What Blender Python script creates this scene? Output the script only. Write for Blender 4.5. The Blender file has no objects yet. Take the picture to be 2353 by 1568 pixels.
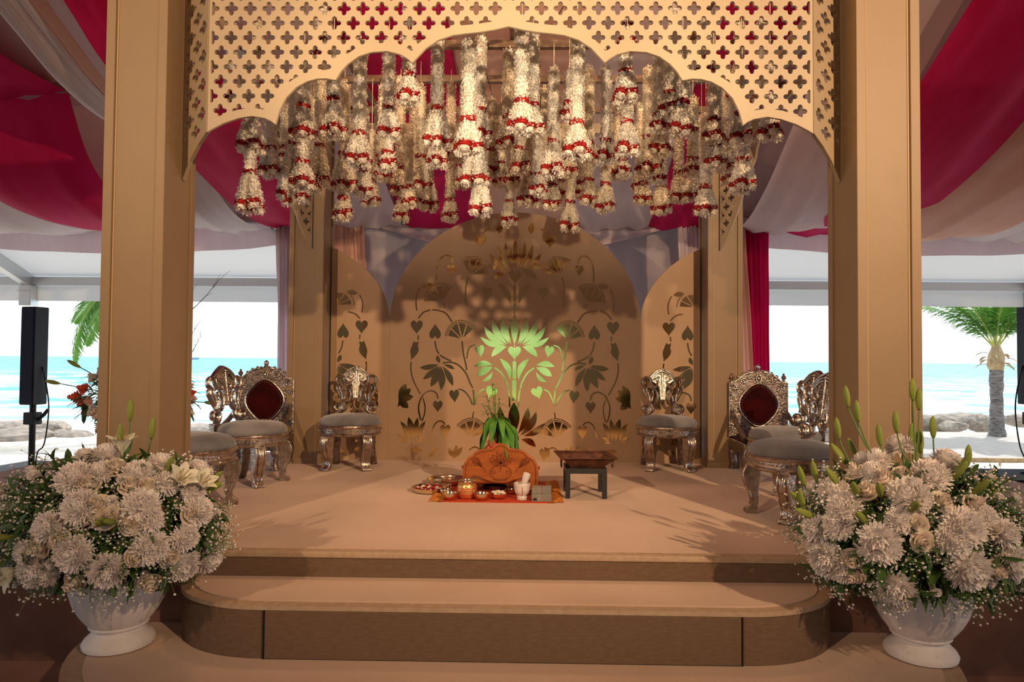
import bpy, bmesh, math, random
from mathutils import Vector, Matrix, noise
random.seed(7)
PI = math.pi
D = bpy.data
sc = bpy.context.scene
COL = sc.collection

# ------------------------------------------------------------------ camera
F = 1569.0                                   # focal length in pixels of the 2353 px wide frame
CAM = Vector((0.087, 0.0, 1.46))
YAW, PITCH, ROLL = math.radians(0.99), math.radians(1.57), math.radians(0.45)
RM = Matrix.Rotation(YAW, 3, 'Z') @ Matrix.Rotation(PI/2 + PITCH, 3, 'X') @ Matrix.Rotation(ROLL, 3, 'Z')
cd = D.cameras.new('camera'); cam = D.objects.new('camera', cd); COL.objects.link(cam)
cd.sensor_width = 36.0; cd.lens = 36.0*F/2353.0; cd.clip_end = 9000; cd.clip_start = 0.05
cam.matrix_world = Matrix.Translation(CAM) @ RM.to_4x4()
sc.camera = cam

# ------------------------------------------------------------------ sky, sun, lamps, exposure
sc.view_settings.view_transform = 'Standard'
sc.view_settings.look = 'None'
sc.view_settings.gamma = 1.0
sc.view_settings.use_curve_mapping = False
sc.view_settings.exposure = 0.0
w = D.worlds.new('world'); sc.world = w; w.use_nodes = True
bgn = w.node_tree.nodes['Background']
bgn.inputs[0].default_value = (0.86, 0.93, 1.0, 1)
bgn.inputs[1].default_value = 1.8

def lamp(name, kind, loc, target, energy, color, **kw):
    l = D.lights.new(name, kind); l.energy = energy; l.color = color
    for k, v in kw.items(): setattr(l, k, v)
    o = D.objects.new(name, l); COL.objects.link(o)
    o.location = loc
    o.rotation_euler = (Vector(target)-Vector(loc)).to_track_quat('-Z', 'Y').to_euler()
    return o
lamp('sun', 'SUN', (30, 40, 60), (0, 8, 0), 3.6, (1.0, 0.96, 0.9), angle=0.02)
WARM = (1.0, 0.66, 0.375)
# two stage spotlights high in the tent behind the photographer
lamp('stage_spot_right', 'SPOT', (3.95, -2.2, 4.4), (0.15, 4.6, 2.48), 2150, WARM, spot_size=math.radians(55), spot_blend=0.9, shadow_soft_size=0.06)
lamp('stage_spot_left', 'SPOT', (-3.8, -2.2, 4.4), (0.3, 4.8, 2.48), 1000, WARM, spot_size=math.radians(56), spot_blend=0.85, shadow_soft_size=0.06)
# two narrow spots on low stands either side of the aisle, aimed at the garlands
for sx_ in (-1, 1):
    lamp('garland_spot', 'SPOT', (3.0*sx_, -2.6, 2.0), (0.12*sx_, 4.1, 3.06), 1500, (1.0, 0.74, 0.47), spot_size=math.radians(16.5), spot_blend=1.0, shadow_soft_size=0.05)
# warm downlights hung under the tent roof over the stage
for dx in (-0.95, 0.95):
    lamp('stage_downlight', 'SPOT', (dx, 4.7, 4.25), (dx*1.05, 4.75, 0.5), 160, (1.0, 0.62, 0.36), spot_size=math.radians(76), spot_blend=0.6, shadow_soft_size=0.22)

# ------------------------------------------------------------------ measuring help: a sight line to a plane of the room
def ray(px, py):
    return (RM @ Vector(((px-1176.5)/F, -(py-784.0)/F, -1.0)))
def P(px, py, Y):
    d = ray(px, py); t = (Y-CAM.y)/d.y
    return CAM + d*t
def PZ(px, py, Z):
    d = ray(px, py); t = (Z-CAM.z)/d.z
    return CAM + d*t

# heights and depths of the place (metres)
ZG, ZB, ZT, S = -0.05, 0.15, 0.38, 0.51       # ground, base platform, step, stage
YF, YR, YBD = 3.40, 6.15, 6.40                # front columns, rear columns, backdrop

# ------------------------------------------------------------------ helpers
def link(o, parent=None):
    COL.objects.link(o)
    if parent is not None: o.parent = parent
    return o
def tag(o, label=None, cat=None, group=None, kind=None):
    if label: o['label'] = label
    if cat: o['category'] = cat
    if group: o['group'] = group
    if kind: o['kind'] = kind
    return o
def thing(name, label, cat, loc=(0,0,0), rotz=0.0, group=None):
    o = D.objects.new(name, None); link(o); o.empty_display_size = 0.1
    o.location = loc; o.rotation_euler = (0, 0, rotz)
    return tag(o, label, cat, group)
def mo(name, me, mat=None, parent=None, loc=None, rot=None):
    if mat is not None and len(me.materials) == 0: me.materials.append(mat)
    o = D.objects.new(name, me); link(o, parent)
    if loc is not None: o.location = loc
    if rot is not None: o.rotation_euler = rot
    return o
def copy_tree(o, parent=None):
    c = o.copy(); COL.objects.link(c); c.parent = parent
    for ch in list(o.children): copy_tree(ch, c)
    return c

class MB:
    def __init__(s): s.v = []; s.f = []
    def add(s, vs, fs):
        n = len(s.v); s.v.extend([tuple(p) for p in vs]); s.f.extend([tuple(i+n for i in f) for f in fs]); return s
    def box(s, x0, x1, y0, y1, z0, z1):
        return s.add([(x0,y0,z0),(x1,y0,z0),(x1,y1,z0),(x0,y1,z0),(x0,y0,z1),(x1,y0,z1),(x1,y1,z1),(x0,y1,z1)],
                     [(0,3,2,1),(4,5,6,7),(0,1,5,4),(1,2,6,5),(2,3,7,6),(3,0,4,7)])
    def tube(s, pts, r, n=8, cap=True, sy=1.0, closed=False):
        """round bar through pts; r a number or one per point; sy squashes the section along the second frame axis"""
        pts = [Vector(p) for p in pts]; m = len(pts)
        rs = r if isinstance(r, (list, tuple)) else [r]*m
        base = len(s.v); up = None
        for i, p in enumerate(pts):
            if closed: t = pts[(i+1) % m]-pts[i-1]
            else: t = pts[min(i+1, m-1)]-pts[max(i-1, 0)]
            if t.length < 1e-9: t = Vector((0,0,1))
            t.normalize()
            if up is None: up = Vector((0,1,0)) if abs(t.y) < 0.9 else Vector((1,0,0))
            a = t.cross(up)
            if a.length < 1e-6: a = t.cross(Vector((1,0,0)))
            a.normalize(); b = a.cross(t); b.normalize(); up = b
            for k in range(n):
                an = 2*PI*k/n
                s.v.append(tuple(p + a*(math.cos(an)*rs[i]) + b*(math.sin(an)*rs[i]*sy)))
        segs = m if closed else m-1
        for i in range(segs):
            j = (i+1) % m
            for k in range(n):
                l = (k+1) % n
                s.f.append((base+i*n+k, base+i*n+l, base+j*n+l, base+j*n+k))
        if cap and not closed:
            s.f.append(tuple(base+k for k in range(n))[::-1]); s.f.append(tuple(base+(m-1)*n+k for k in range(n)))
        return s
    def lathe(s, prof, n=32, c=(0,0,0), sx=1.0, sy=1.0, fl=None):
        """profile (r, z) turned round z; fl(angle, i) scales the radius"""
        base = len(s.v); m = len(prof)
        for i, (r, z) in enumerate(prof):
            for k in range(n):
                a = 2*PI*k/n; q = r*(fl(a, i) if fl else 1.0)
                s.v.append((c[0]+q*math.cos(a)*sx, c[1]+q*math.sin(a)*sy, c[2]+z))
        for i in range(m-1):
            for k in range(n):
                l = (k+1) % n
                s.f.append((base+i*n+k, base+i*n+l, base+(i+1)*n+l, base+(i+1)*n+k))
        if prof[0][0] > 1e-6: s.f.append(tuple(base+k for k in range(n))[::-1])
        if prof[-1][0] > 1e-6: s.f.append(tuple(base+(m-1)*n+k for k in range(n)))
        return s
    def prism_xz(s, poly, y0, y1):
        """polygon in x, z pushed along y (y0 is the front)"""
        n = len(poly)
        a = sum(poly[i][0]*poly[(i+1)%n][1]-poly[(i+1)%n][0]*poly[i][1] for i in range(n))
        if a < 0: poly = poly[::-1]
        vs = [(x, y0, z) for x, z in poly] + [(x, y1, z) for x, z in poly]
        fs = [tuple(range(n)), tuple(range(2*n-1, n-1, -1))] + [(i, i+n, (i+1)%n+n, (i+1)%n) for i in range(n)]
        return s.add(vs, fs)
    def prism_xy(s, poly, z0, z1):
        n = len(poly)
        a = sum(poly[i][0]*poly[(i+1)%n][1]-poly[(i+1)%n][0]*poly[i][1] for i in range(n))
        if a < 0: poly = poly[::-1]
        vs = [(x, y, z0) for x, y in poly] + [(x, y, z1) for x, y in poly]
        fs = [tuple(range(n-1, -1, -1)), tuple(range(n, 2*n))] + [(i, (i+1)%n, (i+1)%n+n, i+n) for i in range(n)]
        return s.add(vs, fs)
    def grid(s, rows):
        base = len(s.v); m = len(rows); n = len(rows[0])
        for r in rows: s.v.extend([tuple(p) for p in r])
        for i in range(m-1):
            for k in range(n-1):
                s.f.append((base+i*n+k, base+i*n+k+1, base+(i+1)*n+k+1, base+(i+1)*n+k))
        return s
    def mesh(s, name, mat=None, smooth=35):
        me = D.meshes.new(name); me.from_pydata(s.v, [], s.f); me.update()
        if smooth:
            for p in me.polygons: p.use_smooth = True
            if smooth < 180: me.set_sharp_from_angle(angle=math.radians(smooth))
        if mat is not None: me.materials.append(mat)
        return me
    def build(s, name, mat=None, parent=None, smooth=35, loc=None, rot=None, bevel=0, solid=0):
        o = mo(name, s.mesh(name, mat, smooth), None, parent, loc, rot)
        if solid:
            m = o.modifiers.new('thick', 'SOLIDIFY'); m.thickness = solid; m.offset = 0
        if bevel:
            m = o.modifiers.new('bevel', 'BEVEL'); m.width = bevel; m.segments = 2; m.limit_method = 'ANGLE'; m.angle_limit = math.radians(40)
        return o

def spline(pts, n=6):
    """smooth path through the points (any dimension)"""
    out = []; m = len(pts)
    for i in range(m-1):
        p0, p1, p2, p3 = pts[max(i-1,0)], pts[i], pts[i+1], pts[min(i+2,m-1)]
        for k in range(n):
            t = k/n
            out.append(tuple(0.5*(2*b+(c-a)*t+(2*a-5*b+4*c-d)*t*t+(3*b-a-3*c+d)*t**3) for a, b, c, d in zip(p0, p1, p2, p3)))
    out.append(tuple(pts[-1])); return out

# ------------------------------------------------------------------ materials
def pmat(name, col, rough=0.6, metal=0.0, col2=None, vscale=6.0, stretch=(1,1,1), bump=0.0, bscale=60.0, bstretch=(1,1,1),
         sheen=0.0, trans=0.0, subsurf=0.0, spec=0.5, detail=4.0, weave=0.0, contrast=(0.35,0.65), coat=0.0):
    m = D.materials.new(name); m.use_nodes = True
    nt = m.node_tree; N = nt.nodes; L = nt.links
    b = N['Principled BSDF']
    b.inputs['Base Color'].default_value = (*col, 1); b.inputs['Roughness'].default_value = rough
    b.inputs['Metallic'].default_value = metal; b.inputs['Specular IOR Level'].default_value = spec
    if sheen: b.inputs['Sheen Weight'].default_value = sheen
    if coat: b.inputs['Coat Weight'].default_value = coat
    if subsurf: b.inputs['Subsurface Weight'].default_value = subsurf; b.inputs['Subsurface Radius'].default_value = (0.02,0.02,0.015)
    tc = N.new('ShaderNodeTexCoord')
    if col2 is not None:
        mp = N.new('ShaderNodeMapping'); mp.inputs['Scale'].default_value = stretch
        nz = N.new('ShaderNodeTexNoise'); nz.inputs['Scale'].default_value = vscale; nz.inputs['Detail'].default_value = detail
        cr = N.new('ShaderNodeValToRGB'); cr.color_ramp.elements[0].position = contrast[0]; cr.color_ramp.elements[1].position = contrast[1]
        cr.color_ramp.elements[0].color = (*col, 1); cr.color_ramp.elements[1].color = (*col2, 1)
        L.new(tc.outputs['Object'], mp.inputs[0]); L.new(mp.outputs[0], nz.inputs['Vector']); L.new(nz.outputs['Fac'], cr.inputs[0])
        L.new(cr.outputs[0], b.inputs['Base Color'])
    if bump or weave:
        mp2 = N.new('ShaderNodeMapping'); mp2.inputs['Scale'].default_value = bstretch
        nz2 = N.new('ShaderNodeTexNoise'); nz2.inputs['Scale'].default_value = bscale; nz2.inputs['Detail'].default_value = 3
        bp = N.new('ShaderNodeBump'); bp.inputs['Strength'].default_value = bump or weave; bp.inputs['Distance'].default_value = 0.01
        L.new(tc.outputs['Object'], mp2.inputs[0]); L.new(mp2.outputs[0], nz2.inputs['Vector'])
        L.new(nz2.outputs['Fac'], bp.inputs['Height']); L.new(bp.outputs[0], b.inputs['Normal'])
    if trans:
        tr = N.new('ShaderNodeBsdfTranslucent'); mx = N.new('ShaderNodeMixShader'); mx.inputs[0].default_value = trans
        tr.inputs[0].default_value = (*col, 1)
        out = N['Material Output']
        L.new(b.outputs[0], mx.inputs[1]); L.new(tr.outputs[0], mx.inputs[2]); L.new(mx.outputs[0], out.inputs[0])
    return m
M = {}
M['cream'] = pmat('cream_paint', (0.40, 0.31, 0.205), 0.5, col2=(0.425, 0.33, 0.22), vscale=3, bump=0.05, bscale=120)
M['column'] = pmat('dimmed_column_paint', (0.25, 0.165, 0.09), 0.5, col2=(0.27, 0.18, 0.10), vscale=3, bump=0.05, bscale=120)  # fretwork tan darkened in the colour, for the weaker light on the columns
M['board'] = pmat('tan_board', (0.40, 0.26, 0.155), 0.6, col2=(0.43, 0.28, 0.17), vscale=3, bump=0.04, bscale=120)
M['cream_dark'] = pmat('cream_groove', (0.42, 0.29, 0.16), 0.6)
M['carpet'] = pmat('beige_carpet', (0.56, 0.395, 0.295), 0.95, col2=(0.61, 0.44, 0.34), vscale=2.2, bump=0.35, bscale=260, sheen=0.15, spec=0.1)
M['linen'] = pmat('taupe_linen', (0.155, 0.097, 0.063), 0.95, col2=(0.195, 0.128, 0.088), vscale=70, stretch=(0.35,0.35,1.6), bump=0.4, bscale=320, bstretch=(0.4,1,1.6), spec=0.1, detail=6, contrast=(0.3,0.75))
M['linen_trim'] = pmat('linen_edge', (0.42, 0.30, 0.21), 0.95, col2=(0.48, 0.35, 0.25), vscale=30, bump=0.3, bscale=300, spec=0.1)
M['skirt'] = pmat('dark_skirt_cloth', (0.20, 0.10, 0.075), 0.95, col2=(0.25, 0.13, 0.10), vscale=6, spec=0.1)
M['ground'] = pmat('tent_floor_carpet', (0.40, 0.22, 0.16), 0.95, col2=(0.46, 0.27, 0.2), vscale=4, bump=0.2, bscale=200, spec=0.1)
M['sand'] = pmat('pale_sand', (0.80, 0.76, 0.70), 0.95, col2=(0.66, 0.60, 0.52), vscale=3.5, bump=0.6, bscale=18, spec=0.1)
M['tent'] = pmat('white_tent_pvc', (0.84, 0.86, 0.88), 0.55, bump=0.05, bscale=6, trans=0.30)
M['wall'] = pmat('tent_wall_cloth', (0.40, 0.34, 0.30), 0.8)
M['liner'] = pmat('ceiling_liner', (0.50, 0.36, 0.37), 0.85, col2=(0.56,0.42,0.43), vscale=1.5)
M['alu'] = pmat('tent_aluminium', (0.55, 0.56, 0.57), 0.4, metal=0.8)
M['black'] = pmat('black_plastic', (0.008, 0.008, 0.012), 0.6, spec=0.25)
M['iron'] = pmat('black_painted_steel', (0.02, 0.02, 0.022), 0.45)
M['speaker'] = pmat('speaker_grille', (0.006, 0.010, 0.030), 0.7, bump=0.3, bscale=400, spec=0.2)
M['fab_white'] = pmat('white_voile', (0.80, 0.74, 0.78), 0.8, col2=(0.86, 0.81, 0.84), vscale=2, stretch=(4,1,1), trans=0.35, spec=0.15)
M['fab_lav'] = pmat('pale_pink_voile', (0.72, 0.58, 0.63), 0.8, col2=(0.78, 0.66, 0.70), vscale=2, stretch=(4,1,1), trans=0.3, spec=0.15)
M['fab_mag'] = pmat('magenta_voile', (0.62, 0.008, 0.10), 0.7, col2=(0.72, 0.02, 0.16), vscale=2, stretch=(4,1,1), trans=0.35, spec=0.15)
M['fab_peach'] = pmat('peach_voile', (0.80, 0.48, 0.38), 0.8, col2=(0.85, 0.56, 0.46), vscale=2, stretch=(4,1,1), trans=0.3, spec=0.15)
M['fab_wall'] = pmat('grey_white_liner', (0.33, 0.28, 0.31), 0.85, col2=(0.38, 0.33, 0.36), vscale=1.5, stretch=(3,1,.6), trans=0.1, spec=0.1)
M['silver'] = pmat('embossed_silver', (0.62, 0.57, 0.52), 0.22, metal=1.0, col2=(0.30, 0.26, 0.225), vscale=26, bump=0.35, bscale=90, contrast=(0.42,0.72))
M['silver_dark'] = pmat('aged_silver', (0.36, 0.30, 0.27), 0.36, metal=0.95, col2=(0.17, 0.135, 0.115), vscale=26, bump=0.6, bscale=60)
M['greyvelvet'] = pmat('grey_velvet', (0.15, 0.148, 0.155), 0.9, col2=(0.23, 0.225, 0.235), vscale=7, sheen=0.35, bump=0.15, bscale=90, spec=0.1)
M['redvelvet'] = pmat('red_velvet', (0.022, 0.0008, 0.0014), 0.85, col2=(0.045, 0.0015, 0.002), vscale=9, sheen=0.04, spec=0.1)
M['brass'] = pmat('brass_nail', (0.8, 0.62, 0.35), 0.25, metal=1.0)
M['gold'] = pmat('gold_mirror', (0.80, 0.62, 0.30), 0.07, metal=1.0, bump=0.03, bscale=5)
M['petal'] = pmat('white_flower', (0.90, 0.87, 0.82), 0.75, col2=(0.87, 0.82, 0.73), vscale=10, trans=0.22, spec=0.1)
M['cream_petal'] = pmat('cream_flower', (0.88, 0.82, 0.70), 0.75, col2=(0.84, 0.75, 0.60), vscale=10, trans=0.22, spec=0.1)
M['redrose'] = pmat('red_rose_petals', (0.36, 0.010, 0.005), 0.7, col2=(0.20, 0.004, 0.005), vscale=40, spec=0.2)
M['chrys'] = pmat('white_chrysanthemum', (0.92, 0.88, 0.86), 0.7, col2=(0.90, 0.83, 0.81), vscale=16, trans=0.2, spec=0.15)
M['rose'] = pmat('ivory_rose', (0.88, 0.82, 0.72), 0.65, col2=(0.82, 0.66, 0.56), vscale=12, trans=0.25, spec=0.2)
M['lily'] = pmat('white_lily', (0.87, 0.85, 0.76), 0.55, col2=(0.80, 0.80, 0.55), vscale=8, trans=0.2, spec=0.3)
M['bud'] = pmat('lily_bud_green', (0.30, 0.34, 0.07), 0.5, col2=(0.17, 0.25, 0.04), vscale=14, stretch=(1,1,.4), trans=0.15, spec=0.3)
M['leaf'] = pmat('dark_leaf', (0.035, 0.085, 0.022), 0.5, col2=(0.07, 0.14, 0.03), vscale=9, trans=0.12, spec=0.35)
M['leaf_fresh'] = pmat('fresh_mango_leaf', (0.05, 0.20, 0.02), 0.4, col2=(0.12, 0.32, 0.04), vscale=9, trans=0.15, spec=0.4)
M['stem'] = pmat('green_stem', (0.10, 0.20, 0.05), 0.6)
M['urn'] = pmat('white_painted_urn', (0.78, 0.73, 0.72), 0.6, col2=(0.66, 0.60, 0.58), vscale=9, bump=0.15, bscale=30, contrast=(0.5,0.8))
M['wood'] = pmat('carved_teak', (0.42, 0.12, 0.022), 0.38, col2=(0.28, 0.07, 0.012), vscale=5, stretch=(1,1,7), bump=0.08, bscale=40, coat=0.2)
M['wood_line'] = pmat('carved_teak_groove', (0.22, 0.05, 0.01), 0.45)
M['mat'] = pmat('red_brocade', (0.42, 0.02, 0.006), 0.8, col2=(0.56, 0.07, 0.012), vscale=60, bump=0.3, bscale=200)
M['fringe'] = pmat('gold_fringe', (0.58, 0.24, 0.03), 0.5, metal=0.3, col2=(0.42, 0.09, 0.01), vscale=90, bump=0.4, bscale=200)
M['steel'] = pmat('polished_bell_metal', (0.80, 0.68, 0.48), 0.16, metal=1.0, bump=0.08, bscale=40)
M['bluesteel'] = pmat('dark_steel_tray', (0.25, 0.28, 0.36), 0.18, metal=1.0)
M['copper'] = pmat('beaten_copper', (0.85, 0.42, 0.14), 0.3, metal=0.85, col2=(0.92, 0.60, 0.26), vscale=18, bump=0.4, bscale=60)
M['marble'] = pmat('white_marble', (0.74, 0.70, 0.68), 0.35, col2=(0.60, 0.57, 0.57), vscale=8)
M['redthread'] = pmat('red_thread', (0.55, 0.05, 0.03), 0.8)
M['greystone'] = pmat('grey_packet', (0.26, 0.24, 0.21), 0.7, col2=(0.19, 0.18, 0.16), vscale=20)
M['rust'] = pmat('rusty_iron', (0.06, 0.025, 0.016), 0.6, metal=0.4, col2=(0.17, 0.065, 0.035), vscale=16, bump=0.3, bscale=40)
M['rock'] = pmat('shore_rock', (0.17, 0.155, 0.14), 0.9, col2=(0.36, 0.30, 0.24), vscale=3.5, bump=0.8, bscale=7)
M['deck'] = pmat('bleached_deck', (0.46, 0.43, 0.40), 0.8, col2=(0.36, 0.33, 0.31), vscale=3, stretch=(1,14,1), bump=0.3, bscale=10, bstretch=(.5,12,1))
M['trunk'] = pmat('palm_trunk', (0.24, 0.22, 0.21), 0.9, col2=(0.09, 0.08, 0.08), vscale=7, stretch=(1,1,3), bump=0.8, bscale=24)
M['husk'] = pmat('palm_husk', (0.55, 0.40, 0.22), 0.9, col2=(0.36, 0.26, 0.15), vscale=10)
M['frond'] = pmat('palm_frond', (0.10, 0.26, 0.04), 0.5, col2=(0.20, 0.38, 0.07), vscale=3, trans=0.4, spec=0.3)
M['rachis'] = pmat('palm_midrib', (0.50, 0.52, 0.14), 0.5)
M['twig'] = pmat('dry_twig', (0.14, 0.10, 0.08), 0.9)
M['pinkrose'] = pmat('blush_rose', (0.78, 0.42, 0.36), 0.7, col2=(0.84, 0.60, 0.52), vscale=20, trans=0.2)
M['coralrose'] = pmat('coral_rose', (0.70, 0.08, 0.05), 0.7, col2=(0.80, 0.20, 0.12), vscale=20, trans=0.15)
M['ship'] = pmat('ship_hull', (0.25, 0.35, 0.50), 0.7)
M['cord'] = pmat('white_cord', (0.75, 0.68, 0.55), 0.8)
M['wire'] = pmat('black_wire', (0.02, 0.015, 0.015), 0.6)
M['lawn'] = pmat('garden_lawn', (0.24, 0.38, 0.12), 0.9, col2=(0.32, 0.46, 0.16), vscale=2)
M['hedge'] = pmat('garden_hedge', (0.28, 0.52, 0.32), 0.8, col2=(0.42, 0.68, 0.46), vscale=3)
M['beam'] = pmat('brown_roof_beam', (0.20, 0.125, 0.085), 0.6, metal=0.2)
# ================================================================== the setting
def struct(o): o['kind'] = 'structure'; return o
def rounded(xl, xr, yf, yb, rx, ry, n=14):
    """outline of a step whose two front corners are quarter ellipses"""
    p = [(xl, yb)]
    for k in range(n+1):
        a = PI + PI/2*k/n; p.append((xl+rx+rx*math.cos(a), yf+ry+ry*math.sin(a)))
    for k in range(n+1):
        a = 1.5*PI + PI/2*k/n; p.append((xr-rx+rx*math.cos(a), yf+ry+ry*math.sin(a)))
    p.append((xr, yb)); return p
# floor of the tent
b = MB(); b.box(-16, 16, -12, 7.6, ZG-0.2, ZG); struct(b.build('floor', M['ground'], smooth=0))
tag(D.objects['floor'], 'brown carpeted tent floor around the stage')
# the stage
st = struct(thing('stage_platform', 'wide carpeted stage platform under the wedding canopy', 'stage', (0,0,0)))
MB().box(-4.18, 4.05, YF-0.02, 6.85, ZG, S-0.03).build('skirt', M['skirt'], st, smooth=0)
MB().box(-4.2, 4.07, YF+0.02, 6.87, S-0.03, S).build('carpet_top', M['carpet'], st, smooth=0, bevel=0.006)
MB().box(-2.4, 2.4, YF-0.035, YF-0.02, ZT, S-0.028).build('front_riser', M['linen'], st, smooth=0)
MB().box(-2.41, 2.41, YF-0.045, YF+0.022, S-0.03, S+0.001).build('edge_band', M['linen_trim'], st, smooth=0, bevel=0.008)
# one step with rounded ends
sp = struct(thing('stage_step', 'linen covered step with rounded ends in front of the stage', 'step', (0,0,0)))
XL, XR, YS = -1.56, 1.56, 2.99
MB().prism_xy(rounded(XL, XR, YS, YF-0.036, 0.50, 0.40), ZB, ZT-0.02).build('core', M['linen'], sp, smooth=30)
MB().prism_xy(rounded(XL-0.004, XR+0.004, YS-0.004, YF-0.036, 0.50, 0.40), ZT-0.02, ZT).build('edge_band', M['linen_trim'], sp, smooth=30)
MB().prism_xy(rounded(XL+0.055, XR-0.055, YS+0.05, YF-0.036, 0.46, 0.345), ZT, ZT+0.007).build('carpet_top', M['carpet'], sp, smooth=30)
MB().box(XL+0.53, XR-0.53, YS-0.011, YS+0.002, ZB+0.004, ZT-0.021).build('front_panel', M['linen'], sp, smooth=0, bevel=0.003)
for x in (XL+0.525, XR-0.525): MB().box(x-0.004, x+0.004, YS-0.008, YS+0.002, ZB+0.002, ZT-0.02).build('panel_joint', M['black'], sp, smooth=0)
# wide base platform with rounded ends
bp = struct(thing('base_platform', 'low carpeted base platform carrying the two flower urns', 'platform', (0,0,0)))
BL, BR, YB_ = -1.95, 2.02, 2.42
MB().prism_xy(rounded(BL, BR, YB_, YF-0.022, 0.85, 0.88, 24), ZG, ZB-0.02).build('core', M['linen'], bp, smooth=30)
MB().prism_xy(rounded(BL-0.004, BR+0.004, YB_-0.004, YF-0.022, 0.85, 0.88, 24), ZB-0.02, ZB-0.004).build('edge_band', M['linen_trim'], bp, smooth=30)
MB().prism_xy(rounded(BL+0.075, BR-0.075, YB_+0.07, YF-0.022, 0.78, 0.81, 24), ZB-0.004, ZB).build('carpet_top', M['carpet'], bp, smooth=30)

# ------------------------------------------------------------------ beach, deck, sea
rows = []
for j in range(40):
    y = 7.6 + (26-7.6)*(j/39)
    r = []
    for i in range(60):
        x = -22 + 44*i/59
        z = ZG - 0.03 - max(0, y-13)*0.09 + min(1, max(0, (y-9.6)/2))*(0.05*noise.noise(Vector((x*0.6, y*0.9, 0))) + 0.02*noise.noise(Vector((x*2.2, y*2.5, 3))))
        r.append((x, y, z))
    rows.append(r)
tag(MB().grid(rows).build('beach_sand', M['sand'], smooth=180), 'pale beach sand between the tent and the rocks', 'sand', kind='stuff')
sea_m = D.materials.new('turquoise_sea'); sea_m.use_nodes = True
nt = sea_m.node_tree; N = nt.nodes; L = nt.links; bs = N['Principled BSDF']
tc = N.new('ShaderNodeTexCoord'); mp = N.new('ShaderNodeMapping'); mp.inputs['Scale'].default_value = (0.16, 0.6, 1)
nz = N.new('ShaderNodeTexNoise'); nz.inputs['Scale'].default_value = 1.4; nz.inputs['Detail'].default_value = 7
cr = N.new('ShaderNodeValToRGB'); cr.color_ramp.elements[0].position = 0.42; cr.color_ramp.elements[1].position = 0.62
cr.color_ramp.elements[0].color = (0.10, 0.40, 0.46, 1); cr.color_ramp.elements[1].color = (0.62, 0.80, 0.83, 1)
# broken foam thins out with the distance from the shore
sx = N.new('ShaderNodeSeparateXYZ'); mr = N.new('ShaderNodeMapRange')
mr.inputs['From Min'].default_value = 20; mr.inputs['From Max'].default_value = 130; mr.inputs['To Min'].default_value = 0.07; mr.inputs['To Max'].default_value = -0.11
ad = N.new('ShaderNodeMath'); ad.operation = 'ADD'
L.new(tc.outputs['Object'], mp.inputs[0]); L.new(mp.outputs[0], nz.inputs['Vector']); L.new(tc.outputs['Object'], sx.inputs[0]); L.new(sx.outputs['Y'], mr.inputs['Value'])
L.new(nz.outputs['Fac'], ad.inputs[0]); L.new(mr.outputs[0], ad.inputs[1]); L.new(ad.outputs[0], cr.inputs[0]); L.new(cr.outputs[0], bs.inputs['Base Color'])
bs.inputs['Roughness'].default_value = 0.55; bs.inputs['Specular IOR Level'].default_value = 0.25
nz2 = N.new('ShaderNodeTexNoise'); nz2.inputs['Scale'].default_value = 1.6; nz2.inputs['Detail'].default_value = 5
mp2 = N.new('ShaderNodeMapping'); mp2.inputs['Scale'].default_value = (0.25, 1.0, 1); bu = N.new('ShaderNodeBump'); bu.inputs['Strength'].default_value = 0.6; bu.inputs['Distance'].default_value = 0.3
L.new(tc.outputs['Object'], mp2.inputs[0]); L.new(mp2.outputs[0], nz2.inputs['Vector']); L.new(nz2.outputs['Fac'], bu.inputs['Height']); L.new(bu.outputs[0], bs.inputs['Normal'])
rows = []
ys = [17+ (j*1.0) for j in range(60)] + [80, 95, 115, 140, 180, 250, 400, 800, 2000, 7000]
for y in ys:
    half = max(60, y*1.3); r = []
    for i in range(41):
        x = -half + 2*half*i/40
        z = -0.78
        if y < 100:
            z += 0.10*math.sin(y*0.9 + 1.5*noise.noise(Vector((x*0.05, y*0.1, 0)))) + 0.16*noise.noise(Vector((x*0.08, y*0.4, 5)))
            for yc, hh in ((52, 0.75), (36, 0.35), (70, 0.5)):        # a few rollers coming in
                d = (y-yc-2.2*noise.noise(Vector((x*0.03, yc, 1))))/1.3
                z += hh*math.exp(-d*d)*(0.55+0.9*noise.noise(Vector((x*0.04, yc*3, 7))))
        r.append((x, y, z))
    rows.append(r)
tag(MB().grid(rows).build('sea', sea_m, smooth=180), 'turquoise sea with white surf reaching to the horizon', 'sea', kind='stuff')

# ------------------------------------------------------------------ marquee
def roofz(y): return 2.64 + 0.36*(10-abs(y)) if True else 0
EY = 10.0; RX = 12.0
tr = struct(thing('tent_roof', 'white pitched marquee roof over the stage', 'tent', (0,0,0)))
b = MB(); b.grid([[(-RX, EY, roofz(EY)), (RX, EY, roofz(EY))], [(-RX, 0, roofz(0)), (RX, 0, roofz(0))], [(-RX, -EY, roofz(EY)), (RX, -EY, roofz(EY))]])
b.build('roof_skin', M['tent'], tr, smooth=0, solid=0.01)
b = MB(); b.grid([[(-RX+.1, 8.42, roofz(8.42)-.03), (RX-.1, 8.42, roofz(8.42)-.03)], [(-RX+.1, 0, roofz(0)-.03), (RX-.1, 0, roofz(0)-.03)], [(-RX+.1, -EY+.1, roofz(EY)-.0), (RX-.1, -EY+.1, roofz(EY)-.0)]])
b.build('roof_liner', M['liner'], tr, smooth=0, solid=0.004)
for s_ in (1,):
    MB().box(-RX, RX, EY-0.01, EY+0.01, roofz(EY)-0.36, roofz(EY)-0.10).build('eave_valance', M['tent'], tr, smooth=0)
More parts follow.
